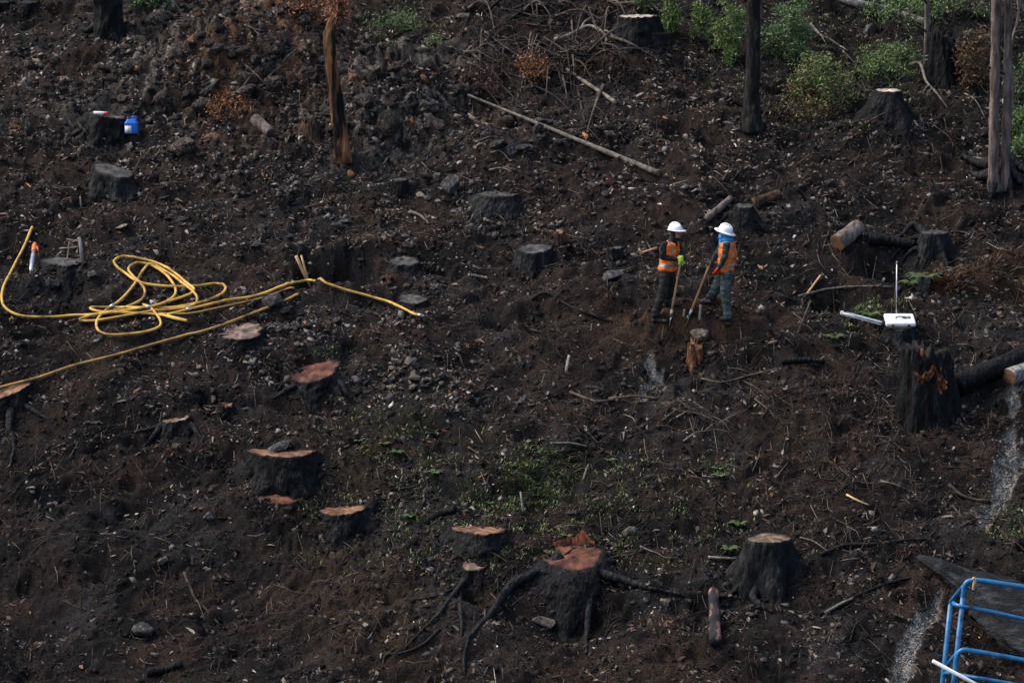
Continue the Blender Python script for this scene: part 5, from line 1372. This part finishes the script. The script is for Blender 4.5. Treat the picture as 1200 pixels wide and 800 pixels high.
# ------------------------------------------------------------------ bushes, ferns, dry grass
GREEN = [(0.085, 0.135, 0.032), (0.060, 0.100, 0.028), (0.13, 0.175, 0.046), (0.080, 0.105, 0.040)]
DARKG = [(0.042, 0.082, 0.028), (0.060, 0.100, 0.034), (0.034, 0.060, 0.024), (0.085, 0.12, 0.042)]
BROWNB = [(0.085, 0.050, 0.024), (0.060, 0.036, 0.020), (0.11, 0.062, 0.026), (0.045, 0.032, 0.018)]
RUST = [(0.16, 0.062, 0.022), (0.11, 0.045, 0.018), (0.20, 0.085, 0.03), (0.07, 0.034, 0.018)]
def bush(label, px, py, wpx, hpx, n, cols, size=0.05, name='bush', clumps=30, droop=0.3, group=None, depth=1.0):
    b = at(px, py); s = ppm(b.y, b.z); w = wpx / s / 2; h = hpx / s
    root = thing(name, label, 'bush', b, group)
    cs = []; stems = []
    for k in range(clumps):
        a = random.uniform(0, 6.28); q = math.sqrt(random.random()); t = random.random() ** 0.8
        x = b.x + w * q * math.cos(a); y = b.y + w * depth * q * math.sin(a) * 0.8
        z = max(float(gz(x, y)) + 0.04, b.z) + h * t * (1 - 0.55 * q * q)
        cs.append((x, y, z))
        if k % 2 == 0:
            mid = np.array([(b.x + x) / 2 + random.uniform(-.05, .05), (b.y + y) / 2, b.z + (z - b.z) * 0.6])
            stems.append(tube(catmull([(b.x + random.uniform(-.04, .04), b.y, b.z - 0.03), tuple(mid), (x, y, z)], 3), (0.014, 0.004), 5))
    V, F, cc = leafcloud(cs, int(n * 1.4), min(w, h) * 0.12 + 0.025, size, cols, droop)
    part('foliage', V, F, LEAF, root, False, cc)
    V, F = join(stems); part('stems', V, F, TWIG, root)
    return root
bush('narrow drooping green conifer seedling beside the big white topped stump', 787, 42, 18, 60, 1500, GREEN, 0.045, 'conifer_seedling', depth=0.6)
bush('narrow green seedling top showing behind the white topped stump', 754, 12, 22, 24, 700, GREEN, 0.045, 'conifer_seedling', depth=0.6)
bush('tall green conifer seedling left of the slim dark trunk', 856, 72, 34, 84, 3200, GREEN, 0.045, 'conifer_seedling', depth=0.7)
bush('thin green seedling between the two drooping conifer seedlings', 822, 48, 22, 56, 1300, GREEN, 0.045, 'conifer_seedling', depth=0.7)
bush('dense dark green conifer sapling right of the slim dark trunk', 920, 70, 58, 92, 4600, DARKG, 0.05, 'conifer_sapling')
bush('bright leafy bush uphill of the flared pale topped stump', 965, 120, 66, 56, 3200, GREEN + BROWNB[:2], 0.05)
bush('low yellowish brown bush under the bright leafy bush', 945, 138, 80, 26, 1500, BROWNB + GREEN[:1], 0.05)
bush('mossy green shrub behind the flared pale topped stump', 1040, 92, 78, 32, 2600, GREEN + DARKG, 0.045)
bush('brown withered bush beside the jagged black stump', 1143, 98, 52, 70, 2600, BROWNB, 0.055)
bush('dark green bush behind the pale fallen trunk', 1060, 28, 90, 34, 2600, DARKG + GREEN[:1], 0.05)
bush('green bush at the top beside the twin trunks', 1130, 20, 60, 26, 1400, DARKG + BROWNB[:2], 0.05)
bush('green low bush on the edge behind the twin trunks', 1198, 160, 34, 34, 1500, GREEN + DARKG, 0.05)
bush('green low bush on the edge below the other by the trunk roots', 1200, 192, 30, 28, 1200, GREEN + DARKG, 0.05)
bush('sparse green bush right of the twin trunks higher up', 1200, 118, 34, 44, 1300, DARKG + BROWNB[:1], 0.05)
bush('pale green grass clump on the stony bank behind the snag', 460, 44, 60, 30, 900, DARKG, 0.045, 'grass_clump', depth=0.5)
bush('small bright green clump right of the pale grass clump', 507, 54, 18, 10, 240, GREEN, 0.04, 'grass_clump')
bush('grass bank behind the burnt standing trunk', 172, 8, 56, 16, 900, DARKG, 0.045, 'grass_clump', depth=0.5)
bush('brown withered needles heaped at the brush edge', 622, 92, 44, 22, 1000, RUST, 0.05, 'withered_bush')
bush('rusty dead needles lying on the stony bank', 268, 140, 50, 34, 900, RUST, 0.045, 'withered_bush')
bush('rusty leaves clinging above the snag foot', 362, 22, 50, 30, 600, RUST, 0.05, 'withered_bush')
bush('purplish dead brush left of the bleached trunk', 566, 108, 50, 18, 700, [(0.07, 0.032, 0.026), (0.05, 0.026, 0.022)], 0.045, 'withered_bush')

def fern(label, px, py, n, Lpx, cols, name='fern', group=None):
    b = at(px, py); s = ppm(b.y, b.z); L0 = Lpx / s
    root = thing(name, label, 'fern', b, group)
    for k in range(n):
        a = 6.28 * k / n + random.uniform(-0.3, 0.3); L = L0 * random.uniform(0.7, 1.1)
        d = np.array([math.cos(a), math.sin(a), 0]); Q = []
        for t in np.linspace(0, 1, 9):
            Q.append(np.array(b) + d * L * 0.75 * t + np.array([0, 0, L * (0.95 * t - 0.75 * t * t)]))
        Q = np.array(Q); V = []; F = []; cc = []
        tv, tf = tube(Q, (0.007, 0.002), 4)
        V += list(tv); F += tf
        sd = np.array([-d[1], d[0], 0.0])
        for i in range(1, 9):
            for sg in (-1, 1):
                for h_ in (0, 0.5):
                    p = Q[i] if h_ == 0 else (Q[i] + Q[max(0, i - 1)]) / 2
                    ll = L * 0.26 * (1 - (i / 9.5)) + 0.015
                    dr = sd * sg * 0.9 + d * 0.45 + np.array([0, 0, -0.18]); w = d * 0.018
                    o = len(V)
                    V += [p, p + dr * ll * 0.5 + w, p + dr * ll, p + dr * ll * 0.5 - w]; F.append((o, o + 1, o + 2, o + 3))
        c = np.array(random.choice(cols)) * random.uniform(0.7, 1.3)
        part('frond', np.array(V), F, LEAF, root, False, np.tile(c, (len(V), 1)))
    return root
FG = [(0.075, 0.12, 0.035), (0.055, 0.10, 0.03), (0.10, 0.14, 0.045)]
fern('big pale green fern under the fluted charred stump', 1082, 330, 11, 34, FG)
fern('thin green fern left of the big pale green fern', 1066, 335, 6, 26, FG)
fern('flattened green fern below the white bar', 1020, 372, 7, 24, FG)
fern('small fern below the pole and crossed sticks', 978, 398, 7, 20, FG)
fern('bright fern uphill of the tall tapering stump', 866, 616, 7, 20, FG)
fern('pale fern frond left of the tall tapering stump', 855, 646, 6, 18, FG)
for (x, y) in ((450, 522), (466, 534), (510, 555), (714, 540), (420, 520), (843, 560), (842, 552), (665, 630), (480, 606), (575, 590), (338, 540)):
    fern('small green seedling sprouting on the burnt soil', x, y, 6, random.uniform(9, 15), FG, 'seedling', 'green seedlings on the burnt soil')

def tuft(label, px, py, rpx, n, hpx, cols, name, cat, group=None):
    b = at(px, py); s = ppm(b.y, b.z); r = rpx / s; h = hpx / s
    a = RNG.uniform(0, 6.28, n); q = np.sqrt(RNG.random(n)) * r
    x = b.x + q * np.cos(a); y = b.y + q * np.sin(a) * 0.8; z = gz(x, y)
    L = h * RNG.uniform(0.5, 1.3, n); da = RNG.uniform(0, 6.28, n); ln = RNG.uniform(0.3, 2.6, n)
    d = np.stack([np.cos(da) * ln, np.sin(da) * ln, np.ones(n)], 1)
    p0 = np.stack([x, y, z - 0.01], 1); p1 = p0 + d * (L * 0.55)[:, None]; p2 = p1 + (d * [1.4, 1.4, 0.3]) * (L * 0.45)[:, None]
    w = np.stack([-np.sin(da), np.cos(da), np.zeros(n)], 1) * 0.0065
    V = np.stack([p0 - w, p0 + w, p1 + w, p1 - w, p2], 1).reshape(-1, 3)
    F = [f for i in range(n) for f in ((5 * i, 5 * i + 1, 5 * i + 2, 5 * i + 3), (5 * i + 3, 5 * i + 2, 5 * i + 4))]
    cc = np.repeat(np.asarray(cols)[RNG.integers(0, len(cols), n)] * RNG.uniform(0.6, 1.4, (n, 1)), 5, 0)
    root = thing(name, label, cat, b, group)
    part('blades', V, F, LEAF, root, False, cc)
for (x, y, r, n, h, c, lab) in ((1112, 335, 16, 170, 18, RUST + BROWNB, 'rusty dry grass clump hanging beside the green fern'), (1150, 318, 24, 150, 12, RUST[:2] + BROWNB, 'rusty dry grass clump on the bank right of the fern'),
                                (1185, 308, 20, 120, 12, RUST[:2] + BROWNB, 'rusty dry grass clump farthest from the fern on the bank'), (712, 355, 7, 26, 34, BROWNB, 'few thin dry stalks standing left of the workers'),
                                (1165, 500, 14, 60, 16, BROWNB, 'thin brown grass beside the ash trail'), (680, 88, 12, 120, 14, BROWNB, 'dry brown grass tuft below the crooked pale branch'),
                                (636, 556, 38, 420, 8, GREEN + BROWNB[:1], 'fresh green grass patch uphill of the round orange stump'), (612, 572, 30, 220, 6, GREEN + BROWNB[:1], 'thin green grass patch below the fresh green grass')):
    tuft(lab, x, y, r, n, h, c, 'dry_grass', 'grass')

# ------------------------------------------------------------------ countless small litter
def pick(n, boost):
    """points on the slope, thinned by boost(px, py, x, y) in 0..1"""
    out = []
    tot = 0
    while tot < n:
        m = 60000
        y = RNG.uniform(52.6, 73.4, m); hw = 1.2 + y * 600 / FPX
        x = RNG.uniform(-1, 1, m) * hw
        z = gz(x, y); px, py = proj(x, y, z)
        k = RNG.random(m) < boost(px, py, x, y)
        out.append(np.stack([x[k], y[k], z[k]], 1)); tot += int(k.sum())
    return np.concatenate(out)[:n]

def rots(n, tiltmax=0.3):
    """random turn on the slope's own plane with some tilt"""
    yw = RNG.uniform(0, 6.283, n); a = RNG.normal(0, tiltmax, n); b = RNG.normal(0, tiltmax, n) + R(28)
    def rm(ax, t):
        c, q = np.cos(t), np.sin(t); o = np.ones_like(t); z = np.zeros_like(t)
        rows = {'x': [[o, z, z], [z, c, -q], [z, q, c]], 'y': [[c, z, q], [z, o, z], [-q, z, c]], 'z': [[c, -q, z], [q, c, z], [z, z, o]]}[ax]
        return np.stack([np.stack(r_, 1) for r_ in rows], 1)
    return rm('x', b) @ rm('y', a) @ rm('z', yw)

OCT_V = np.array([(1, 0, 0), (-1, 0, 0), (0, 1, 0), (0, -1, 0), (0, 0, 1), (0, 0, -1)], float)
OCT_F = np.array([(0, 2, 4), (2, 1, 4), (1, 3, 4), (3, 0, 4), (2, 0, 5), (1, 2, 5), (3, 1, 5), (0, 3, 5)])
CUB_V = np.array([(x, y, z) for x in (-1, 1) for y in (-1, 1) for z in (-1, 1)], float) * 0.75
CUB_F = np.array([(0, 1, 3), (0, 3, 2), (4, 6, 7), (4, 7, 5), (0, 4, 5), (0, 5, 1), (2, 3, 7), (2, 7, 6), (0, 2, 6), (0, 6, 4), (1, 5, 7), (1, 7, 3)])
LEA_V = np.array([(-1, 0, 0), (-0.3, 0.5, 0.15), (-0.3, -0.5, 0.12), (0.5, 0.42, 0.1), (0.5, -0.42, 0.2), (1.1, 0, -0.1), (0, 0, -0.12)], float)
LEA_F = np.array([(0, 6, 1), (0, 2, 6), (1, 6, 3), (2, 4, 6), (3, 6, 5), (6, 4, 5)])
def pieces(name, P, size, aniso, BV, BF, jit, cols, lift, mat, tilt=0.3, label=None, cat=None):
    n = len(P); k = len(BV)
    V = BV[None] + RNG.normal(0, jit, (n, k, 3))
    V = V * (size[:, None] * aniso)[:, None, :]
    M = rots(n, tilt)
    V = np.einsum('nij,nkj->nki', M, V) + P[:, None, :] + np.array([0, 0, 1.0]) * (size * lift)[:, None, None]
    F = (BF[None] + (np.arange(n) * k)[:, None, None]).reshape(-1, 3)
    return stuff(name, V.reshape(-1, 3), F, mat, np.repeat(cols, k, 0), False, label, cat)

def palette(n, cols, wts=None, var=0.35):
    c = np.asarray(cols)[RNG.choice(len(cols), n, p=wts)]
    return c * np.exp(RNG.normal(0, var, (n, 1)))

def den(px, py):
    """how stony or littered each stretch of the slope is"""
    d = 0.34 + 0 * px
    g = lambda cx, cy, rx, ry: np.exp(-(((px - cx) / rx) ** 2 + ((py - cy) / ry) ** 2))
    d += 0.7 * g(300, 150, 330, 120) + 0.5 * g(480, 260, 200, 70) + 0.6 * g(460, 440, 110, 45) + 0.4 * g(340, 385, 110, 35) + 0.5 * g(780, 110, 200, 70) + 0.3 * g(1150, 340, 80, 60) + 0.4 * g(1000, 180, 200, 60) + 0.5 * g(70, 105, 140, 60)
    d -= 0.28 * g(130, 700, 230, 130) + 0.25 * g(930, 520, 120, 90) + 0.22 * g(680, 390, 90, 50) + 0.2 * g(830, 385, 70, 15) + 0.15 * g(420, 720, 140, 60)
    return np.clip(d, 0.05, 1)
def patchy(x, y, s, seed, lo=-0.3, hi=0.4):
    return sstep(lo, hi, fbm(x / s, y / s, 2, seed))

QUA_V = np.array([(-1, -0.25, 0.0), (0.1, -0.75, 0.12), (1, 0.15, -0.05), (-0.15, 0.7, 0.12)], float)
QUA_F = np.array([(0, 1, 2), (0, 2, 3)])
def noash(px, py, x, y):
    return 1 - 0.85 * ashb(px, py, x, y)
def ashb(px, py, x, y):
    i = np.clip(np.searchsorted(GX, x), 0, nx - 1); j = np.clip(np.searchsorted(GY, y), 0, ny - 1)
    return np.clip(ASH[j, i], 0, 1)
def flat3(n, a=(0.7, 1.7), b=(0.45, 1.1), c=(0.3, 1.0)):
    return np.stack([RNG.uniform(*a, n), RNG.uniform(*b, n), RNG.uniform(*c, n)], 1)
n = 30000
P = pick(n, lambda px, py, x, y: (0.5 + 0.5 * patchy(x, y, 0.8, 3)) * noash(px, py, x, y))
pieces('soil_clods', P, 0.010 + 0.055 * RNG.random(n) ** 4, flat3(n, c=(0.3, 0.7)), OCT_V, OCT_F, 0.30,
       palette(n, [(0.0085, 0.0072, 0.0068), (0.015, 0.0115, 0.0098), (0.0055, 0.0052, 0.0052), (0.024, 0.0165, 0.0125)]), 0.15, LITTER, 0.4, label='crumbly dark soil clods over the slope', cat='soil')
# loosened soil piled against the stumps
sp = []
for (x0, y0, rb) in STUMPS:
    m = int(80 + 220 * rb); a = RNG.uniform(0, 6.283, m); q = rb * RNG.uniform(0.75, 1.5, m)
    x = x0 + q * np.cos(a); y = y0 + q * np.sin(a); sp.append(np.stack([x, y, gz(x, y)], 1))
P = np.concatenate(sp); n = len(P)
pieces('soil_crumbs', P, 0.012 + 0.055 * RNG.random(n) ** 3, flat3(n, c=(0.25, 0.8)), OCT_V, OCT_F, 0.32,
       palette(n, [(0.009, 0.008, 0.0075), (0.016, 0.012, 0.010), (0.005, 0.005, 0.0052), (0.035, 0.023, 0.016), (0.04, 0.037, 0.034)]), 0.15, LITTER, 0.5, label='loosened soil crumbs against the feet of the stumps', cat='soil')
bm = bmesh.new(); bmesh.ops.create_icosphere(bm, subdivisions=1, radius=0.8); bm.verts.ensure_lookup_table()
ICO_V = np.array([v.co[:] for v in bm.verts]); ICO_F = np.array([[v.index for v in f.verts] for f in bm.faces]); bm.free()
RUBBLE = tintmat('scorched_rubble', rough=0.9, spec=0.2, nscale=16, var=0.95, bump=1.0)
n = 3000
P = pick(n, lambda px, py, x, y: np.clip(OUT[np.clip(np.searchsorted(GY, y), 0, ny - 1), np.clip(np.searchsorted(GX, x), 0, nx - 1)], 0, 1) ** 1.3 * (0.1 + 0.9 * patchy(x, y, 0.7, 49)))
pieces('rubble', P, 0.02 + 0.125 * RNG.random(n) ** 3.0, flat3(n, (0.8, 1.9), (0.5, 1.2), (0.3, 0.8)), ICO_V, ICO_F, 0.27,
       palette(n, [(0.11, 0.092, 0.073), (0.050, 0.041, 0.034), (0.018, 0.016, 0.015), (0.20, 0.172, 0.140), (0.12, 0.060, 0.030)], [0.27, 0.25, 0.24, 0.13, 0.11], 0.35), -0.25, RUBBLE, 0.6, label='scorched rubble of the stony bank round the snag', cat='rubble')
n = 17000
P = pick(n, lambda px, py, x, y: den(px, py) ** 1.5 * patchy(x, y, 0.6, 9, -0.1, 0.5) * noash(px, py, x, y))
pieces('gravel', P, 0.010 + 0.055 * RNG.random(n) ** 3.6, flat3(n, c=(0.15, 0.5)), CUB_V, CUB_F, 0.34,
       palette(n, [(0.045, 0.041, 0.039), (0.020, 0.0195, 0.020), (0.095, 0.086, 0.076), (0.17, 0.158, 0.142), (0.065, 0.050, 0.038)], [0.30, 0.30, 0.20, 0.09, 0.11], 0.45), 0.15, LITTER, 0.35, label='loose grey gravel strewn over the slope', cat='gravel')
n = 95000
P = pick(n, lambda px, py, x, y: den(px, py) * (0.06 + 0.94 * patchy(x, y, 0.7, 29, -0.15, 0.55)) * noash(px, py, x, y))
pieces('bark_flakes', P, 0.009 + 0.045 * RNG.random(n) ** 3.2, flat3(n), QUA_V, QUA_F, 0.22,
       palette(n, [(0.026, 0.018, 0.0145), (0.052, 0.034, 0.024), (0.014, 0.0125, 0.012), (0.115, 0.066, 0.038), (0.16, 0.14, 0.115), (0.007, 0.007, 0.0075), (0.070, 0.063, 0.056)], [0.14, 0.12, 0.13, 0.05, 0.16, 0.14, 0.26], 0.55), 0.25, LITTER, 0.38, label='charred bark flakes and wood chips littering the slope', cat='litter')
n = 20000
P = pick(n, lambda px, py, x, y: den(px, py) * (0.1 + 0.9 * patchy(x, y, 0.4, 39, 0.0, 0.5)) * noash(px, py, x, y))
pieces('dead_leaves', P, 0.016 + 0.060 * RNG.random(n) ** 3.2, flat3(n, b=(0.3, 0.9)), LEA_V, LEA_F, 0.14,
       palette(n, [(0.036, 0.023, 0.017), (0.075, 0.046, 0.030), (0.016, 0.014, 0.0135), (0.13, 0.072, 0.038), (0.14, 0.12, 0.095), (0.055, 0.022, 0.015)], [0.24, 0.2, 0.2, 0.08, 0.14, 0.14], 0.45), 0.25, LITTER, 0.35, label='curled dead leaves lying over the slope', cat='litter')
# fallen twigs
n = 13000
P = pick(n, lambda px, py, x, y: (0.14 + 0.8 * np.exp(-(((px - 620) / 170) ** 2 + ((py - 50) / 60) ** 2)) + 0.4 * np.exp(-(((px - 980) / 260) ** 2 + ((py - 500) / 160) ** 2)) + 0.3 * np.exp(-(((px - 1050) / 160) ** 2 + ((py - 80) / 90) ** 2))) * (0.3 + 0.7 * patchy(x, y, 0.9, 33)))
L = 0.05 + 0.22 * RNG.random(n) ** 2.2; an = RNG.uniform(0, math.pi, n); rr = 0.003 + 0.006 * RNG.random(n) ** 2
d = np.stack([np.cos(an), np.sin(an)], 1); rings = []
bend = RNG.normal(0, 0.15, n)
for t in (-1, 0, 1):
    x = P[:, 0] + d[:, 0] * L * t - d[:, 1] * bend * L * (1 - abs(t)); y = P[:, 1] + d[:, 1] * L * t + d[:, 0] * bend * L * (1 - abs(t))
    z = gz(x, y) + 0.008 + 0.03 * RNG.random(n) * (t != 0)
    c = np.stack([x, y, z], 1)
    for k in range(3):
        a = 2.094 * k
        rings.append(c + np.stack([-d[:, 1] * np.cos(a), d[:, 0] * np.cos(a), np.full(n, math.sin(a))], 1) * (rr * (1.2 - 0.4 * t))[:, None])
V = np.stack(rings, 1)
TF = np.array([(0, 1, 4), (0, 4, 3), (1, 2, 5), (1, 5, 4), (2, 0, 3), (2, 3, 5), (3, 4, 7), (3, 7, 6), (4, 5, 8), (4, 8, 7), (5, 3, 6), (5, 6, 8), (0, 2, 1), (6, 7, 8)])
F = (TF[None] + (np.arange(n) * 9)[:, None, None]).reshape(-1, 3)
stuff('twig_litter', V.reshape(-1, 3), F, LITTER, np.repeat(palette(n, [(0.045, 0.034, 0.027), (0.09, 0.072, 0.056), (0.025, 0.021, 0.019), (0.17, 0.14, 0.105)], [0.4, 0.25, 0.28, 0.07]), 9, 0), label='fine fallen twigs littering the slope', cat='twigs')
# ash flakes along the burnt-out log
n = 2600
P = pick(n, ashb)
pieces('ash_flakes', P, 0.010 + 0.022 * RNG.random(n) ** 2, RNG.uniform(0.5, 1.2, (n, 3)) * [1, 1, 0.6], OCT_V, OCT_F, 0.25, palette(n, [(0.15, 0.148, 0.14), (0.09, 0.089, 0.085), (0.20, 0.197, 0.187)], var=0.3), 0.3, LITTER, label='pale grey ash and stone crumbs of the burnt out trail', cat='ash')
# moss and grass blades
n = 15000
def mossb(px, py, x, y):
    g = lambda cx, cy, rx, ry: np.exp(-(((px - cx) / rx) ** 2 + ((py - cy) / ry) ** 2))
    m = 1.0 * g(632, 558, 26, 20) + 0.22 * g(700, 600, 120, 40) + 0.16 * g(480, 530, 80, 40) + 0.35 * g(590, 585, 60, 20) + 0.5 * g(720, 540, 30, 10) + 0.4 * g(840, 558, 18, 18) + 0.5 * g(1185, 625, 30, 20) + 0.25 * g(440, 600, 80, 22) + 0.5 * g(395, 418, 22, 10) + 0.15 * g(640, 640, 160, 30) + 0.4 * g(1010, 352, 50, 10) + 0.3 * g(1000, 372, 30, 22) + 0.25 * g(975, 70, 120, 60) + 0.3 * g(470, 35, 50, 22)
    return np.clip(m, 0, 1) * patchy(x, y, 0.45, 55, -0.2, 0.3)
P = pick(n, mossb)
h = 0.02 + 0.06 * RNG.random(n) ** 2; da = RNG.uniform(0, 6.28, n); ln = RNG.uniform(0.3, 1.2, n)
tp_ = P + np.stack([np.cos(da) * ln, np.sin(da) * ln, np.ones(n)], 1) * h[:, None]
w = np.stack([-np.sin(da), np.cos(da), np.zeros(n)], 1) * (0.006 + 0.008 * RNG.random(n))[:, None]
md = (P + tp_) / 2 + np.array([0, 0, 0.006])
V = np.stack([P, md + w, tp_, md - w], 1).reshape(-1, 3)
F = np.arange(4 * n).reshape(n, 4)
stuff('moss_and_grass', V, F, LEAF, np.repeat(palette(n, [(0.080, 0.135, 0.034), (0.115, 0.14, 0.042), (0.055, 0.090, 0.028), (0.095, 0.092, 0.038)]), 4, 0), label='low green moss and grass on the burnt soil', cat='moss')

for o in bpy.data.objects:
    for k in ('_top', '_r'):
        if k in o: del o[k]
